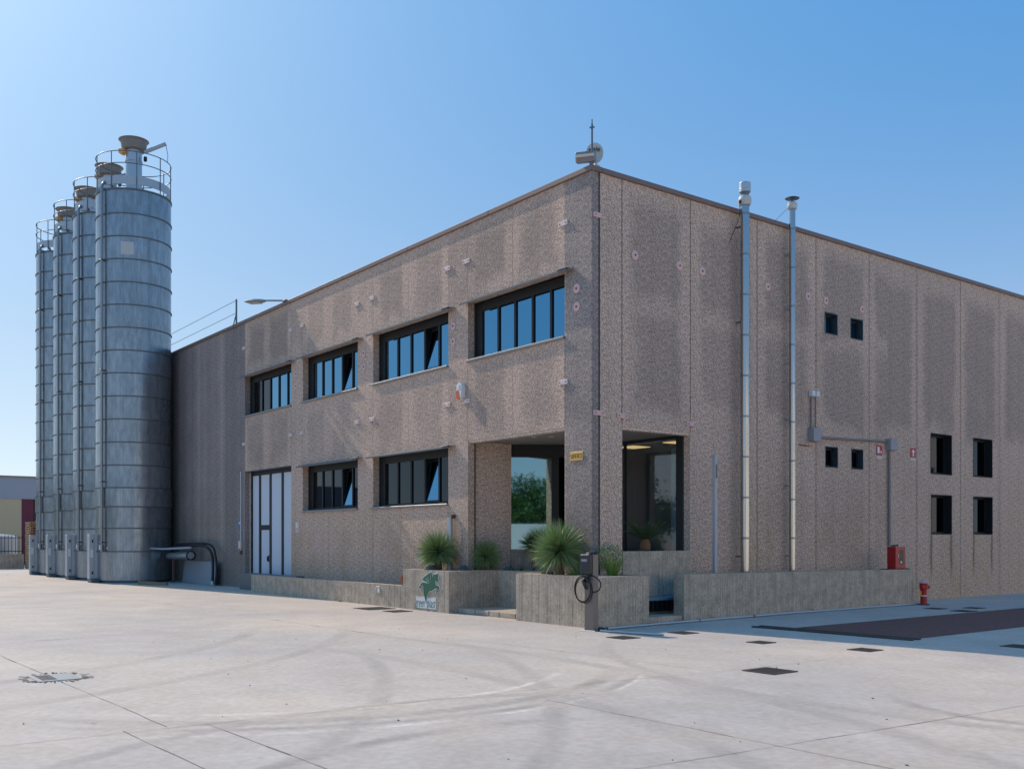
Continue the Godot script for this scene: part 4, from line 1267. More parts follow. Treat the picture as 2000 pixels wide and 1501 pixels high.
func make_services() -> void:
	var c := thing("conduit_run", "grey conduit with two junction boxes running to the red cabinet", "conduit")
	box(c, "junction_box", Vector3(0.003, 4.26, -7.72), Vector3(0.19, 4.60, -7.40), M.grey_box, 0.008)
	box(c, "junction_box", Vector3(0.003, 4.22, -11.20), Vector3(0.17, 4.54, -10.90), M.grey_box, 0.008)
	part(c, "pipe", tube([Vector3(0.05, 4.385, -7.72), Vector3(0.05, 4.46, -10.9)], 0.032, 10), M.conduit)
	part(c, "pipe", tube([Vector3(0.06, 4.22, -11.0), Vector3(0.06, 1.56, -11.0)], 0.036, 10), M.conduit)
	part(c, "pipe", tube([Vector3(0.05, 5.42, -7.48), Vector3(0.05, 4.6, -7.48)], 0.026, 8), M.conduit)
	part(c, "pipe", tube([Vector3(0.04, 5.42, -7.66), Vector3(0.04, 4.6, -7.66)], 0.012, 6), M.conduit)
	part(c, "stub", tube([Vector3(0.03, 4.16, -7.0), Vector3(0.03, 4.14, -7.42)], 0.014, 6), M.bolt)
	var l := thing("wall_floodlight", "small white twin floodlight above the first junction box", "lamp", Vector3(0.06, 5.48, -7.56))
	part(l, "housing", box_mesh(Vector3(0.14, 0.15, 0.13), 0.02), M.white, Vector3(0.02, 0, 0.09))
	part(l, "housing", rod(0.07, 0.14, 14, 0.015), M.white, Vector3(0.03, -0.07, -0.10))
	part(l, "arm", tube([Vector3(0, 0.02, 0.06), Vector3(0, 0.04, -0.08)], 0.02, 6), M.off_white)
	var h := thing("hose_cabinet", "red fire hose cabinet with a dark glass on the low wall", "cabinet", Vector3(0.80, 0.95, -10.13))
	box(h, "base_board", Vector3(-0.12, 0.0, -0.45), Vector3(0.13, 0.03, 0.55), M.black)
	part(h, "case", box_mesh(Vector3(0.26, 0.58, 0.46), 0.012), M.red, Vector3(0, 0.32, 0))
	part(h, "door_glass", box_mesh(Vector3(0.008, 0.40, 0.18), 0.002), M.charger, Vector3(0.131, 0.33, -0.05))
	part(h, "handle", box_mesh(Vector3(0.02, 0.09, 0.02), 0.004), M.zinc_plain, Vector3(0.137, 0.36, 0.12))
	part(h, "sticker", rod(0.035, 0.003, 12), M.white, Vector3(0.136, 0.2, -0.02), Vector3(0, 0, -PI / 2))
	part(h, "top_hose", tube(bend([Vector3(-0.05, 0.63, 0.15), Vector3(0.03, 0.645, 0.0), Vector3(-0.04, 0.635, -0.14)]), 0.022, 6), M.rubber)
	var y := thing("fire_hydrant", "red pillar hydrant with a white band beside the low wall's end", "hydrant", Vector3(1.15, 0, -10.87))
	part(y, "flange", rod(0.15, 0.03, 18, 0.006), M.grate)
	part(y, "barrel", lathe([Vector2(0.085, 0.03), Vector2(0.085, 0.40), Vector2(0.11, 0.44), Vector2(0.11, 0.56), Vector2(0.095, 0.58)], 20), M.red)
	part(y, "white_band", lathe([Vector2(0.0865, 0.235), Vector2(0.088, 0.236), Vector2(0.088, 0.262), Vector2(0.0865, 0.263)], 20), M.white)
	part(y, "bonnet", lathe([Vector2(0.095, 0.58), Vector2(0.13, 0.585), Vector2(0.13, 0.61), Vector2(0.07, 0.64), Vector2(0.03, 0.645), Vector2(0.028, 0.69), Vector2(0.0, 0.70)], 16), M.plate_pink)
	for s in [-1.0, 1.0]:
		var cap := part(y, "outlet_cap", rod(0.06, 0.09, 16, 0.012), M.red, Vector3(0.03, 0.475, 0.09 * s), Vector3(PI / 2 * s, 0, 0))
		cap.name = "outlet_cap"
	part(y, "key_tag", box_mesh(Vector3(0.03, 0.14, 0.05), 0.006), M.yellow, Vector3(-0.02, 0.30, 0.115))
	# signs
	var u := thing("office_sign", "golden plate lettered UFFICI on the corner pillar", "sign", Vector3(-0.47, 3.545, 0.012))
	part(u, "plate", box_mesh(Vector3(0.42, 0.19, 0.018), 0.008), M.sign_gold)
	words(u, "lettering", "UFFICI", 0.088, M.black, Vector3(0, 0, 0.011), Vector3.ZERO, false, 1.0)
	for q in [["red hose-reel sign left of the second junction box", -10.59, 4.20, 2], ["red hydrant arrow sign beyond the second junction box", -12.27, 4.22, 2], ["faded red extinguisher sign between gate and window", -14.33, 2.2, 1]]:
		var s := thing("fire_sign", q[0].replace("left of", "beside"), "sign", Vector3(0.008, q[2], q[1]) if q[3] == 2 else Vector3(q[1], q[2], 0.008), PI / 2 if q[3] == 2 else 0.0)
		var faded: bool = q[3] == 1
		part(s, "plate", box_mesh(Vector3(0.27, 0.27, 0.012), 0.003), M.plate_pink if faded else M.sign_red)
		part(s, "caption", box_mesh(Vector3(0.27, 0.085, 0.010), 0.003), M.off_white, Vector3(0, -0.185, 0))
		if q[1] < -12.0 and not faded:
			part(s, "arrow", prism(PackedVector2Array([Vector2(-0.03, -0.1), Vector2(0.03, -0.1), Vector2(0.03, 0.02), Vector2(0.08, 0.02), Vector2(0, 0.1), Vector2(-0.08, 0.02), Vector2(-0.03, 0.02)]), 0.003), M.white, Vector3(0, 0, 0.0065))
		else:
			part(s, "symbol", box_mesh(Vector3(0.10, 0.17, 0.003)), M.white, Vector3(-0.05, 0.01, 0.0075))
			part(s, "symbol", box_mesh(Vector3(0.05, 0.06, 0.003)), M.white, Vector3(0.07, -0.04, 0.0075))
	# siren
	var sr := thing("alarm_siren", "white alarm siren with an orange lens on the porch pier", "siren", Vector3(-4.80, 5.45, 0.0))
	var prof := PackedVector2Array([Vector2(-0.11, -0.16), Vector2(-0.03, -0.22), Vector2(0.09, -0.17), Vector2(0.115, 0.1), Vector2(0.08, 0.19), Vector2(-0.03, 0.21), Vector2(-0.115, 0.15)])
	part(sr, "housing", prism(prof, 0.12), M.white, Vector3(0, 0, 0.002))
	part(sr, "lens", prism(PackedVector2Array([Vector2(-0.11, -0.165), Vector2(-0.03, -0.225), Vector2(0.04, -0.19), Vector2(-0.03, 0.02), Vector2(-0.115, 0.0)]), 0.03), M.orange, Vector3(0, 0, 0.105))
	for k in 3: part(sr, "slot", box_mesh(Vector3(0.09, 0.012, 0.006)), M.black, Vector3(0.045, 0.02 + k * 0.045, 0.1225))
	# emblem and name plate on the planter
	var e := thing("horse_emblem", "green winged horse cut-out with a white rim on the planter", "emblem", Vector3(0, 0, 0.956))
	var pts := PackedVector2Array()
	for q in [[-4.76, 0.972], [-4.706, 0.901], [-4.696, 0.81], [-4.672, 0.865], [-4.652, 0.917], [-4.575, 0.908], [-4.442, 0.941], [-4.439, 0.872], [-4.459, 0.818], [-4.449, 0.773], [-4.479, 0.708], [-4.542, 0.751], [-4.585, 0.768], [-4.568, 0.687], [-4.558, 0.651], [-4.459, 0.646], [-4.399, 0.612], [-4.409, 0.566], [-4.459, 0.51], [-4.552, 0.452], [-4.525, 0.507], [-4.482, 0.56], [-4.525, 0.583], [-4.625, 0.554], [-4.726, 0.508], [-4.845, 0.49], [-4.896, 0.437], [-4.947, 0.379], [-4.967, 0.305], [-4.995, 0.184], [-5.05, 0.338], [-5.102, 0.409], [-5.102, 0.483], [-5.119, 0.575], [-5.143, 0.644], [-5.206, 0.599], [-5.24, 0.548], [-5.331, 0.566], [-5.258, 0.616], [-5.206, 0.673], [-5.143, 0.703], [-5.05, 0.692], [-4.834, 0.685], [-4.964, 0.719], [-5.102, 0.745], [-5.164, 0.777], [-5.033, 0.855], [-4.862, 0.924]]:
		pts.append(Vector2(q[0], q[1]))
	var rim := Geometry2D.offset_polygon(pts, 0.016, Geometry2D.JOIN_ROUND)
	part(e, "white_rim", prism(rim[0], 0.008), M.white)
	part(e, "horse", prism(pts, 0.007), M.green, Vector3(0, 0, 0.007))
	for w in [[Vector3(-4.76, 0.955, 0), Vector3(-4.80, 0.70, 0)], [Vector3(-5.0, 0.80, 0), Vector3(-4.86, 0.73, 0)], [Vector3(-4.93, 0.86, 0), Vector3(-4.84, 0.77, 0)]]:
		part(e, "feather_line", tube([w[0] + Vector3(0, 0, 0.0145), w[1] + Vector3(0, 0, 0.0145)], 0.004, 5), M.white)
	var np := thing("name_plate", "white plate lettered green plast below the winged horse", "sign", Vector3(-5.02, 0.195, 0.953))
	part(np, "plate", box_mesh(Vector3(0.95, 0.285, 0.008), 0.003), M.white)
	for q in [Vector3(0, 0.134, 0.0045), Vector3(0, -0.134, 0.0045)]: part(np, "border_line", box_mesh(Vector3(0.93, 0.006, 0.002)), M.green, q)
	for q in [Vector3(-0.466, 0, 0.0045), Vector3(0.466, 0, 0.0045)]: part(np, "border_line", box_mesh(Vector3(0.006, 0.26, 0.002)), M.green, q)
	words(np, "lettering", "green", 0.19, M.green, Vector3(-0.25, -0.01, 0.005), Vector3.ZERO, false, 0.62, 0.2, 0.002)
	words(np, "lettering", "plast", 0.19, M.green, Vector3(0.25, -0.01, 0.005), Vector3.ZERO, false, 0.66, 0.2, 0.002)
	# vent pipe behind the yucca, pole and small plates by the gate
	var v := thing("vent_pipe", "short zinc vent pipe behind the yucca above the emblem", "pipe", Vector3(-5.22, 0, 0.12))
	part(v, "tube", lathe([Vector2(0.075, 0), Vector2(0.075, 2.3), Vector2(0.0, 2.305)], 18), M.zinc_plain)
	part(v, "bracket", box_mesh(Vector3(0.04, 0.1, 0.12), 0.005), M.bolt, Vector3(0.07, 2.33, -0.06))
	var g := thing("gate_key_post", "thin white conduit with blue and pink plates beside the gate", "conduit", Vector3(-19.03, 0, 0.03))
	part(g, "tube", tube([Vector3(0, 1.25, 0), Vector3(0, 4.2, 0)], 0.018, 6), M.white)
	part(g, "blue_plate", box_mesh(Vector3(0.2, 0.34, 0.012), 0.003), M.sign_blue, Vector3(-0.15, 2.28, -0.018))
	part(g, "plate_mark", rod(0.05, 0.003, 14), M.white, Vector3(-0.15, 2.34, -0.0115), Vector3(PI / 2, 0, 0))
	part(g, "pink_box", box_mesh(Vector3(0.2, 0.28, 0.07), 0.01), M.plate_pale, Vector3(-0.04, 1.55, 0.01))
	part(g, "switch", box_mesh(Vector3(0.1, 0.14, 0.06), 0.01), M.bolt, Vector3(0.02, 1.27, 0.01))
	var t := thing("wall_tap", "white water tap on the long low wall", "tap", Vector3(-7.36, 0.43, 0.93))
	part(t, "back_plate", box_mesh(Vector3(0.1, 0.17, 0.02), 0.005), M.white, Vector3(0, 0, 0.012))
	part(t, "spout", tube(bend([Vector3(0, 0.05, 0.02), Vector3(0.0, 0.05, 0.09), Vector3(0.0, -0.02, 0.12), Vector3(0.0, -0.07, 0.11)]), 0.014, 6), M.white)
	part(t, "lever", box_mesh(Vector3(0.09, 0.014, 0.02), 0.004), M.white, Vector3(0, 0.085, 0.07))
	var p := thing("flower_pot", "small terracotta pot on the end of the long low wall", "pot", Vector3(-6.25, 0.575, 0.82))
	part(p, "pot", lathe([Vector2(0.0, 0.0), Vector2(0.07, 0.0), Vector2(0.095, 0.19), Vector2(0.112, 0.19), Vector2(0.115, 0.25), Vector2(0.095, 0.25), Vector2(0.09, 0.2), Vector2(0.0, 0.18)], 20), M.terracotta)
	var r := thing("gate_ramp", "dark kerb at the gate threshold behind the low wall", "kerb", Vector3(-16.3, 0, 0.35))
	part(r, "slab", box_mesh(Vector3(4.6, 0.58, 0.3), 0.02), M.zinc_dark, Vector3(0.6, 0.29, 0.0))

func make_roof_things() -> void:
	var d := thing("satellite_dish", "pale satellite dish lettered eolo on the roof corner", "dish", Vector3(-0.30, 9.64, -0.36))
	part(d, "mount", tube(bend([Vector3(0.02, 0, 0.02), Vector3(0.03, 0.14, 0.0), Vector3(0.0, 0.26, -0.03)]), 0.03, 8), M.zinc_plain)
	part(d, "clamp", box_mesh(Vector3(0.11, 0.1, 0.13), 0.015), M.off_white, Vector3(0.05, 0.12, 0.0))
	var dish := part(d, "reflector", lathe([Vector2(0.0, 0.0), Vector2(0.14, 0.012), Vector2(0.27, 0.05), Vector2(0.285, 0.06), Vector2(0.27, 0.066), Vector2(0.14, 0.03), Vector2(0.0, 0.018)], 36), M.off_white)
	dish.basis = Basis.from_euler(Vector3(0, 0.82, 0)) * Basis(Vector3.RIGHT, PI / 2 - 0.1) * Basis.from_scale(Vector3(0.66, 0.75, 0.84))
	dish.position = Vector3(0.0, 0.42, 0.0)
	var wd := words(d, "lettering", "eolo", 0.085, M.black, Vector3(0.03, 0.60, 0.055), Vector3(-0.05, 0.82, 0), true, 1.0, 0.1, 0.01)
	wd.position = Vector3(0.045, 0.50, 0.045)
	part(d, "feed_arm", tube([Vector3(0.02, 0.22, 0.0), Vector3(0.2, 0.26, 0.2)], 0.014, 6), M.zinc_plain)
	part(d, "feed_horn", box_mesh(Vector3(0.06, 0.11, 0.06), 0.012), M.off_white, Vector3(0.21, 0.28, 0.21))
	var m := thing("lightning_rod", "thin dark antenna rod at the roof corner", "antenna", Vector3(-0.12, 9.64, -0.12))
	part(m, "rod", rod(0.022, 0.95, 8), M.zinc_dark)
	part(m, "cross_piece", box_mesh(Vector3(0.11, 0.03, 0.03), 0.005), M.zinc_dark, Vector3(0, 0.88, 0), Vector3(0, 0.65, 0))
	part(m, "tip", rod(0.014, 0.12, 6), M.zinc_dark, Vector3(0, 0.93, 0))
	var f := thing("roof_floodlight", "grey box floodlight at the roof corner under the antenna", "lamp", Vector3(-0.10, 9.64, 0.02))
	part(f, "stem", rod(0.04, 0.12, 8), M.zinc_dark, Vector3(0.06, 0, -0.05))
	part(f, "housing", box_mesh(Vector3(0.42, 0.22, 0.2), 0.02), M.conduit, Vector3(-0.06, 0.22, 0.0), Vector3(0.25, 0.62, 0))
	part(f, "lens_frame", box_mesh(Vector3(0.40, 0.06, 0.18), 0.01), M.off_white, Vector3(-0.02, 0.235, 0.045), Vector3(0.25, 0.62, 0))
	var s := thing("roof_lamp", "flat street-lamp head reaching out over the coping", "lamp", Vector3(-15.9, 9.64, 0.0))
	part(s, "arm", tube([Vector3(0.9, 0.0, -0.1), Vector3(0.55, 0.06, 0.1), Vector3(0.0, 0.12, 0.42)], 0.03, 8), M.steel_pipe)
	var hd := SphereMesh.new()
	hd.radius = 0.5
	hd.height = 1.0
	hd.radial_segments = 20
	hd.rings = 8
	var head := part(s, "head", hd, M.grey_box, Vector3(-0.38, 0.14, 0.62), Vector3(0, 0.5, -0.05))
	head.scale = Vector3(0.92, 0.13, 0.34)
	part(s, "lens", box_mesh(Vector3(0.5, 0.02, 0.2), 0.008), M.off_white, Vector3(-0.40, 0.075, 0.62), Vector3(0, 0.5, -0.05))
	part(s, "clip", box_mesh(Vector3(0.25, 0.05, 0.12), 0.01), M.coping, Vector3(0.75, 0.02, 0.06))
	var g := thing("roof_guard", "zinc guard post with two wires on the long roof edge", "railing", Vector3(-19.45, 9.62, 0.03))
	part(g, "post", box_mesh(Vector3(0.06, 0.98, 0.05), 0.006), M.zinc_dark, Vector3(0, 0.43, 0))
	part(g, "strut", tube([Vector3(-0.28, -0.14, 0.04), Vector3(0.0, 0.42, 0.0)], 0.022, 6), M.zinc_dark)
	for y in [0.42, 0.88]: part(g, "wire", tube([Vector3(0, y, 0), Vector3(-7.5, y, -0.1)], 0.009, 5), M.zinc_dark)

func make_charger() -> void:
	var c := thing("charging_post", "bronze charging post with a black wallbox and looped cable", "charger", Vector3(1.34, 0, 1.20), 0.22)
	part(c, "foot_plate", box_mesh(Vector3(0.36, 0.015, 0.28), 0.004), M.zinc_plain, Vector3(0, 0.0075, 0))
	part(c, "column", box_mesh(Vector3(0.21, 1.46, 0.17), 0.006), M.post_bronze, Vector3(0, 0.745, 0))
	part(c, "wallbox", box_mesh(Vector3(0.24, 0.40, 0.11), 0.025), M.charger, Vector3(-0.03, 1.28, 0.14))
	part(c, "rain_cap", lathe([Vector2(0.0, 0.0), Vector2(0.12, 0.0), Vector2(0.09, 0.04), Vector2(0.0, 0.05)], 18), M.rubber, Vector3(0, 1.475, 0))
	part(c, "screen", box_mesh(Vector3(0.13, 0.05, 0.004)), M.grey_box, Vector3(-0.03, 1.36, 0.197))
	part(c, "socket", rod(0.055, 0.06, 18, 0.008), M.charger, Vector3(-0.03, 0.98, 0.085), Vector3(PI / 2, 0, 0))
	var loop := []
	for k in 58:
		var a := -PI / 2 + TAU * 2.3 * k / 57.0
		var r := 0.20 - 0.012 * sin(a * 1.3)
		loop.append(Vector3(-0.07 + cos(a) * r * 0.95, 0.80 + sin(a) * r * 1.25, 0.13 + 0.016 * (k / 12.0)))
	part(c, "cable", tube(loop, 0.013, 8), M.rubber)
	part(c, "cable", tube(bend([Vector3(0.0, 1.06, 0.10), Vector3(0.16, 1.05, 0.12), Vector3(0.24, 0.93, 0.04), Vector3(0.2, 0.78, 0.05), Vector3(0.05, 0.74, 0.12)]), 0.013, 8), M.rubber)
	part(c, "plug", lathe([Vector2(0.0, 0), Vector2(0.028, 0.0), Vector2(0.034, 0.12), Vector2(0.026, 0.2), Vector2(0.0, 0.22)], 12), M.charger, Vector3(-0.04, 0.80, 0.12), Vector3(0.35, 0, 0.15))
	# the pipe along the foot of the wall and the loose one on the ground
	var p := thing("ground_pipe", "thin pale pipe along the foot of planter and low wall", "pipe")
	part(p, "tube", tube([Vector3(1.42, 0.03, 0.86), Vector3(1.28, 0.03, -0.6), Vector3(1.06, 0.03, -5.0), Vector3(1.02, 0.03, -10.9)], 0.024, 8), M.zinc_plain)
	for z in [-0.4, -2.0, -3.9, -6.2]: part(p, "clip", box_mesh(Vector3(0.07, 0.06, 0.03), 0.006), M.zinc_dark, Vector3(lerpf(1.29, 1.03, clampf(-z / 6.0, 0, 1)), 0.03, z))
	var q := thing("loose_pipe", "pale pipe lying loose on the yard by the charging post", "pipe")
	part(q, "tube", tube([Vector3(1.62, 0.025, 1.22), Vector3(2.05, 0.025, 1.12), Vector3(2.95, 0.025, 0.88)], 0.022, 8), M.zinc_plain)
	part(q, "joint", rod(0.04, 0.16, 10, 0.008), M.rubber, Vector3(1.5, 0.04, 1.15), Vector3(0, 0, -PI / 2))

func make_silo_corner() -> void:
	var h := thing("suction_hose", "black suction hoses arched from the silo to the ground", "hose")
	part(h, "hose", tube(bend([Vector3(-24.9, 1.42, 0.5), Vector3(-23.0, 1.50, 0.45), Vector3(-21.6, 1.47, 0.4), Vector3(-20.85, 1.15, 0.42), Vector3(-20.6, 0.55, 0.48), Vector3(-20.6, 0.1, 0.5)]), 0.055, 8), M.rubber)
	part(h, "hose", tube(bend([Vector3(-24.9, 1.52, 0.42), Vector3(-22.8, 1.58, 0.36), Vector3(-21.3, 1.52, 0.3), Vector3(-20.7, 1.1, 0.34), Vector3(-20.45, 0.5, 0.4), Vector3(-20.45, 0.1, 0.45)]), 0.045, 8), M.rubber)
	part(h, "coupling", rod(0.07, 0.14, 12, 0.01), M.zinc_plain, Vector3(-20.6, 0.05, 0.5))
	part(h, "lance", tube([Vector3(-26.0, 1.40, 1.7), Vector3(-24.3, 1.36, 1.1), Vector3(-22.6, 1.42, 0.6)], 0.045, 8), M.pole_grey)
	var p := thing("outlet_pipe", "wide grey outlet pipe open towards the yard beside the silo", "pipe")
	part(p, "tube", tube([Vector3(-25.1, 1.06, 0.62), Vector3(-22.6, 1.12, 0.62)], 0.14, 16), M.zinc_plain)
	part(p, "mouth", lathe([Vector2(0.15, 0.0), Vector2(0.19, 0.0), Vector2(0.19, 0.07), Vector2(0.15, 0.07)], 18), M.rubber, Vector3(-22.6, 1.12, 0.62), Vector3(0, 0, -PI / 2))
	part(p, "prop", box_mesh(Vector3(0.1, 1.0, 0.1), 0.01), M.bolt, Vector3(-24.6, 0.5, 0.62))
	var s := thing("steel_sheet", "grey steel sheet leaning on the wall behind the hoses", "sheet", Vector3(-22.7, 0.0, 0.24), 0.0)
	var sh := part(s, "sheet", box_mesh(Vector3(3.6, 0.9, 0.02), 0.004), M.grey_box, Vector3(0, 0.45, 0), Vector3(-0.14, 0, 0))
	sh.name = "sheet"
	for k in 3:
		var t := thing("timber_plank", "weathered timber plank lying before the silo's foot", "plank", Vector3(-24.4 + k * 0.75, 0.0, 1.75 + 0.1 * k), 0.15 + 0.2 * k, "timber planks by the silo")
		part(t, "plank", box_mesh(Vector3(1.3, 0.09, 0.14), 0.008), M.wood, Vector3(0, 0.045, 0))

# ------------------------------------------------------------------ the yard
func sheet(x0: float, x1: float, z0: float, z1: float, y: float) -> Mesh:
	var st := begin()
	quad(st, Vector3(x0, y, z1), Vector3(x1, y, z1), Vector3(x1, y, z0), Vector3(x0, y, z0))
	return st.commit()

func strip_between(st: SurfaceTool, a: Vector2, b: Vector2, w: float, y: float) -> void:
	var d := (b - a).normalized()
	var n := Vector2(-d.y, d.x) * w / 2.0
	quad(st, Vector3(a.x + n.x, y, a.y + n.y), Vector3(b.x + n.x, y, b.y + n.y), Vector3(b.x - n.x, y, b.y - n.y), Vector3(a.x - n.x, y, a.y - n.y))

func make_yard() -> void:
	var g := struct("ground", sheet(-300, 300, -300, 300, 0.0), M.yard)
	tag(g, "pale worn concrete yard in front of the factory", "")
	var rd := struct("red_pavement", sheet(3.35, 6.0, -60.0, -2.45, 0.006), M.red_asphalt)
	tag(rd, "dark red asphalt lane along the short facade", "")
	# sealed slab joints and cracks, some wandering
	var lines := [[[-4.0, 11.15], [6.25, 10.95]], [[6.2, 14.0], [6.34, 10.6], [6.42, 9.0], [6.55, 6.0], [6.83, 3.4], [6.9, 1.5]], [[6.2, 11.34], [11.0, 11.2]], [[6.31, 10.6], [13.0, 10.4]], [[7.2, 7.1], [8.55, 7.07], [14.0, 7.02]], [[10.0, 10.5], [10.17, 8.6], [10.31, 7.0], [10.57, 3.3], [10.9, -3.0]], [[1.2, 4.1], [4.6, 3.9], [6.8, 3.85]], [[-12.0, 5.2], [-3.0, 5.0], [1.5, 4.8]], [[-3.0, 5.0], [-3.1, 11.1]], [[-12.0, 5.2], [-12.1, 12.0], [-12.2, 20.0]], [[-30.0, 5.5], [-12.0, 5.2]], [[10.9, -3.0], [12.0, -3.1], [20.0, -3.3]]]
	var rg := RandomNumberGenerator.new()
	rg.seed = 77
	for l in lines:
		var st := begin()
		for i in l.size() - 1:
			var a := Vector2(l[i][0], l[i][1])
			var b := Vector2(l[i + 1][0], l[i + 1][1])
			var n := int(a.distance_to(b) / 0.45) + 1
			var p := a
			for k in n:
				var q := a.lerp(b, float(k + 1) / n) + (Vector2(rg.randf_range(-0.008, 0.008), rg.randf_range(-0.008, 0.008)) if k < n - 1 else Vector2.ZERO)
				strip_between(st, p, q, rg.randf_range(0.004, 0.009) * (2.2 if rg.randf() < 0.12 else 1.0), 0.004)
				p = q
		var j := part(g, "slab_joint", st.commit(), M.joint_fill)
		j.name = "slab_joint"
	# drain grates: [corner, size, label]
	for q in [[Vector2(6.92, 2.96), 0.52, "square iron grate alone in the open sunlit yard"], [Vector2(4.56, 0.18), 0.36, "small iron grate at the edge of the building's shadow"], [Vector2(6.28, -0.24), 0.40, "iron grate just outside the shadow towards the red lane"], [Vector2(7.5, -2.75), 0.45, "iron grate in the shadow beyond the long channel drain"], [Vector2(2.54, -0.06), 0.42, "iron grate in the plant shadow by the corner planter"], [Vector2(2.5, 1.45), 0.44, "rusty grate beside the loose pipe"], [Vector2(-6.9, 1.15), 0.8, "flat drain cover below the wall tap"], [Vector2(-5.6, 1.3), 0.55, "flat drain cover in front of the name plate"], [Vector2(1.93, -9.95), 0.42, "dark drain cover beside the hydrant"], [Vector2(2.76, -9.75), 0.48, "dark drain cover next to the red lane"], [Vector2(2.4, -10.95), 0.42, "dark drain cover beyond the hydrant"]]:
		var o := thing("drain_grate", q[2], "grate", Vector3(q[0].x, 0, q[0].y))
		var s: float = q[1]
		var st := begin()
		for e in [[0, 0, s, 0.035], [0, s - 0.035, s, s], [0, 0.035, 0.035, s - 0.035], [s - 0.035, 0.035, s, s - 0.035]]: add_box(st, Vector3(e[0], -0.01, e[1]), Vector3(e[2], 0.012, e[3]))
		part(o, "frame", st.commit(), M.grate)
		box(o, "pit_shade", Vector3(0.03, 0.002, 0.03), Vector3(s - 0.03, 0.006, s - 0.03), M.tar)  # black sheet stands in for the shade down in the drain
		var n := int((s - 0.07) / 0.045)
		for k in n: box(o, "bar", Vector3(0.035, 0.004, 0.045 + k * 0.045), Vector3(s - 0.035, 0.012, 0.068 + k * 0.045), M.grate)
	var ch := thing("channel_drain", "long dark channel drain in front of the red lane", "drain", Vector3(2.74, 0, -2.02), 0.035)
	box(ch, "kerb", Vector3(0, -0.02, -0.13), Vector3(3.4, 0.03, -0.03), M.grate, 0.008)
	box(ch, "kerb", Vector3(0, -0.02, 0.10), Vector3(3.4, 0.03, 0.2), M.grate, 0.008)
	for k in 42: box(ch, "slot_bar", Vector3(0.02 + k * 0.08, 0.0, -0.03), Vector3(0.06 + k * 0.08, 0.016, 0.10), M.grate)
	# worn manhole with broken tar round it
	var m := thing("manhole", "worn slotted manhole in a broken tar patch", "manhole", Vector3(2.05, 0, 11.0))
	var tar := begin()
	for k in 46:
		var a := TAU * k / 46.0 + rg.randf_range(-0.04, 0.04)
		var r0 := rg.randf_range(0.36, 0.44)
		var r1 := r0 + rg.randf_range(0.03, 0.16)
		var w := rg.randf_range(0.04, 0.09)
		var p := [Vector3(cos(a) * r0, 0.006, sin(a) * r0 * 0.8), Vector3(cos(a + w) * r0, 0.006, sin(a + w) * r0 * 0.8), Vector3(cos(a + w) * r1, 0.006, sin(a + w) * r1 * 0.8), Vector3(cos(a) * r1, 0.006, sin(a) * r1 * 0.8)]
		quad(tar, p[3], p[2], p[1], p[0])
	part(m, "tar_crumbs", tar.commit(), M.tar).set_meta("kind", "stuff")
	box(m, "cover", Vector3(-0.33, -0.01, -0.26), Vector3(0.33, 0.01, 0.26), M.sill, 0.006)
	for k in 6: box(m, "slot", Vector3(-0.24 + k * 0.085, 0.008, 0.02), Vector3(-0.2 + k * 0.085, 0.0125, 0.2), M.tar)
	var litter := begin()
	for k in 40:
		var p := Vector3(rg.randf_range(-2.0, 12.0), 0.006, rg.randf_range(2.0, 12.5))
		var s := rg.randf_range(0.004, 0.012)
		add_box(litter, p - Vector3(s, 0.005, s * 0.6), p + Vector3(s, s * 0.4, s * 0.6))
	var lt := part(self, "grit", litter.commit(), M.joint_fill)
	tag(lt, "scattered bits of grit on the concrete yard", "", "", "stuff")

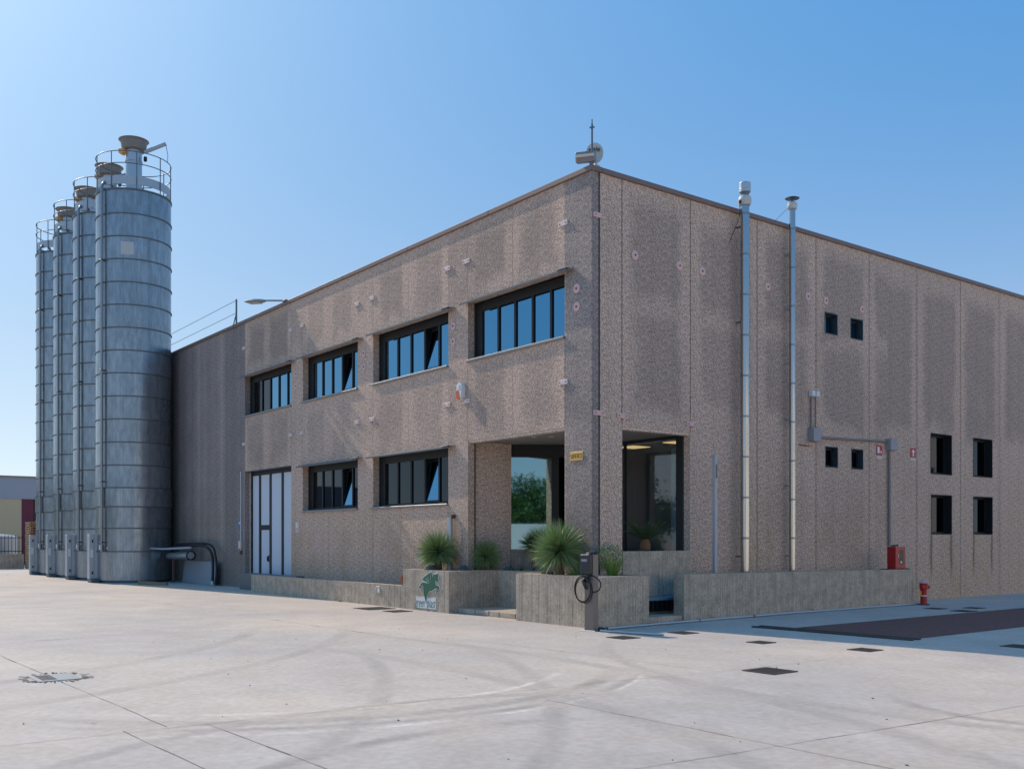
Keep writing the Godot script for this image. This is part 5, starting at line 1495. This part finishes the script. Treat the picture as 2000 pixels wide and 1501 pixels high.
# ------------------------------------------------------------------ far things
func make_far() -> void:
	var f := thing("far_building", "distant grey, tan and maroon industrial building behind the silos", "building", Vector3(-58, 0, 0))
	box(f, "wall_band", Vector3(-12, 4.45, -8.0), Vector3(0, 5.9, 26.0), M.far_grey)
	box(f, "tan_wall", Vector3(-12, 0, -0.25), Vector3(-0.06, 4.45, 26.0), M.far_tan)
	box(f, "maroon_wall", Vector3(-12, 0, -8.0), Vector3(-0.05, 4.45, -0.25), M.far_maroon)
	var w := box(f, "window", Vector3(-0.06, 3.0, -2.1), Vector3(-0.02, 4.45, -1.0), M.dark_reflection_glass)
	box(w, "sill", Vector3(-0.02, -0.82, -0.45), Vector3(0.1, -0.75, 0.45), M.white)
	box(f, "roof_edge", Vector3(-12.1, 5.9, -8.1), Vector3(0.1, 6.0, 26.1), M.sill)
	var wl := thing("yard_wall", "distant low concrete wall under the railing", "wall", Vector3(-48.5, 0, 0))
	box(wl, "base", Vector3(-0.15, 0, 1.5), Vector3(0.15, 0.85, 20.0), M.boards)
	var pl := thing("white_tank", "white round tank standing behind the railing", "tank", Vector3(-50.4, 0, 2.7))
	part(pl, "shell", lathe([Vector2(0, 0), Vector2(1.15, 0.0), Vector2(1.2, 0.4), Vector2(1.2, 1.85), Vector2(1.0, 1.98), Vector2(0, 2.05)], 28), M.off_white)
	var fe := thing("iron_railing", "distant dark iron railing on the low yard wall", "fence", Vector3(-48.5, 0.85, 0))
	for k in 46: part(fe, "bar", rod(0.016, 1.1, 5), M.frame, Vector3(0, 0.03, 1.55 + k * 0.19))
	for y in [0.16, 0.95]: box(fe, "rail", Vector3(-0.02, y, 1.5), Vector3(0.02, y + 0.045, 10.4), M.frame)
	for k in 19:
		var p := thing("wood_pallet", "wooden pallet in the tall stack by the distant wall", "pallet", Vector3(-47.3, k * 0.144, 1.12), 0.03 * sin(k * 2.1), "stacked wooden pallets")
		for z in [-0.37, 0.0, 0.37]: box(p, "bearer", Vector3(-0.5, 0.022, z - 0.05), Vector3(0.5, 0.12, z + 0.05), M.wood)
		for xx in 5: box(p, "board", Vector3(-0.5 + xx * 0.225, 0.12, -0.42), Vector3(-0.4 + xx * 0.225, 0.142, 0.42), M.wood)
		box(p, "skid", Vector3(-0.5, 0.0, -0.42), Vector3(0.5, 0.022, -0.32), M.wood)
	# what the porch glass and the ground floor windows mirror: trees and a white trailer across the yard
	var rg := RandomNumberGenerator.new()
	rg.seed = 9
	var leaf := begin()
	for q in [[Vector3(-0.5, 0, 0), Vector3(0, 0.1, -0.32), Vector3(0.5, 0, 0), Vector3(0, 0.1, 0.32)]]:
		quad(leaf, q[3], q[2], q[1], q[0])
	var lm := leaf.commit()
	var spots := [[-26.0, 27.0, 6.4, 2.6], [-30.5, 30.5, 6.0, 2.8], [-35.5, 29.5, 6.8, 3.0], [-40.5, 35.0, 6.2, 3.0], [-22.0, 31.0, 5.6, 2.4], [-45.0, 33.0, 7.0, 3.2], [-17.5, 27.5, 6.6, 2.5], [-52.0, 38.0, 7.5, 3.4], [44.0, 38.5, 10.4, 2.4], [48.5, 36.2, 7.9, 2.6], [51.0, 33.6, 7.6, 2.6], [48.5, 29.0, 11.0, 2.6], [45.2, 35.0, 7.0, 2.4], [53.0, 37.5, 8.4, 2.8]]
	var k := 0
	for s in spots:
		var t := thing("broadleaf_tree", ("green broadleaf tree across the yard, mirrored in the ground floor windows" if s[0] < 0.0 else "green broadleaf tree behind the white trailer, mirrored in the entrance glass"), "tree", Vector3(s[0], 0, s[1]), 0.0, "trees across the yard" if s[0] < 0.0 else "trees behind the trailer")
		var tr := begin()
		add_lathe(tr, [Vector2(0.22, 0), Vector2(0.16, s[2] * 0.3), Vector2(0.1, s[2] * 0.6), Vector2(0.02, s[2] * 0.85)], 9)
		for b in 7:
			var a := TAU * b / 7.0
			var y: float = s[2] * rg.randf_range(0.28, 0.6)
			add_tube(tr, [Vector3(0, y, 0), Vector3(cos(a) * s[3] * 0.4, y + 0.6, sin(a) * s[3] * 0.4), Vector3(cos(a) * s[3] * 0.75, y + 1.1, sin(a) * s[3] * 0.75)], 0.05, 5)
		part(t, "trunk", tr.commit(), M.bark)
		var mm := MultiMesh.new()
		mm.transform_format = MultiMesh.TRANSFORM_3D
		mm.use_colors = true
		mm.mesh = lm
		mm.instance_count = 3600
		var hubs := []
		for b in 26:
			var d := Vector3(rg.randfn(), rg.randfn() * 0.8, rg.randfn()).normalized() * pow(rg.randf(), 0.4)
			hubs.append(Vector3(d.x * s[3], s[2] * 0.58 + d.y * s[2] * 0.38, d.z * s[3]))
		for i in 3600:
			var c: Vector3 = hubs[i % 26]
			var p := c + Vector3(rg.randfn(), rg.randfn() * 0.8, rg.randfn()) * 0.42
			var z := rg.randf_range(0.16, 0.30)
			mm.set_instance_transform(i, Transform3D(Basis.from_euler(Vector3(rg.randf() * TAU, rg.randf() * TAU, rg.randf() * TAU)).scaled(Vector3(z, z, z)), p))
			var v := rg.randf_range(0.6, 1.5)
			mm.set_instance_color(i, Color(v * rg.randf_range(0.8, 1.2), v, v * 0.8))
		var o := MultiMeshInstance3D.new()
		o.name = "crown"
		o.multimesh = mm
		o.material_override = M.leaf_tree
		t.add_child(o, true)
		o.set_meta("kind", "stuff")
		k += 1
	# unseen hall, added so its pale sunlit side bounces warm light onto the facade
	var op := thing("added_bounce_hall", "unseen pale cream hall added across the lane to bounce warm light", "building", Vector3(20.5, 0, 0))
	for q in 12: box(op, "wall_panel", Vector3(0, 0, -52.0 + q * 4.8), Vector3(0.25, 8.6, -47.215 + q * 4.8), M.cream, 0.01)
	box(op, "roof", Vector3(0.25, 8.0, -52.0), Vector3(14.0, 8.4, 5.6), M.roof)
	for q in 6: box(op, "window_band", Vector3(-0.02, 5.6, -50.0 + q * 9.0), Vector3(0.0, 6.6, -45.5 + q * 9.0), M.dark_reflection_glass)
	var v := thing("white_trailer", "white box trailer parked under the trees across the yard", "trailer", Vector3(41.0, 0, 31.6), 0.92)
	box(v, "body", Vector3(-4.5, 0.75, -1.2), Vector3(4.5, 2.95, 1.2), M.white, 0.03)
	box(v, "chassis", Vector3(-4.3, 0.55, -0.5), Vector3(4.3, 0.75, 0.5), M.zinc_dark)
	for wx in [-3.2, -2.2, 3.0]:
		for wz in [-1.05, 1.05]: part(v, "wheel", rod(0.42, 0.26, 18, 0.04), M.rubber, Vector3(wx, 0.42, wz - 0.13), Vector3(PI / 2, 0, 0))

func _ready() -> void:
	rng.seed = 1
	set_light()
	make_materials()
	make_yard()
	make_factory()
	make_planters()
	make_silos()
	make_flues()
	make_services()
	make_roof_things()
	make_charger()
	make_silo_corner()
	make_plants()
	make_far()
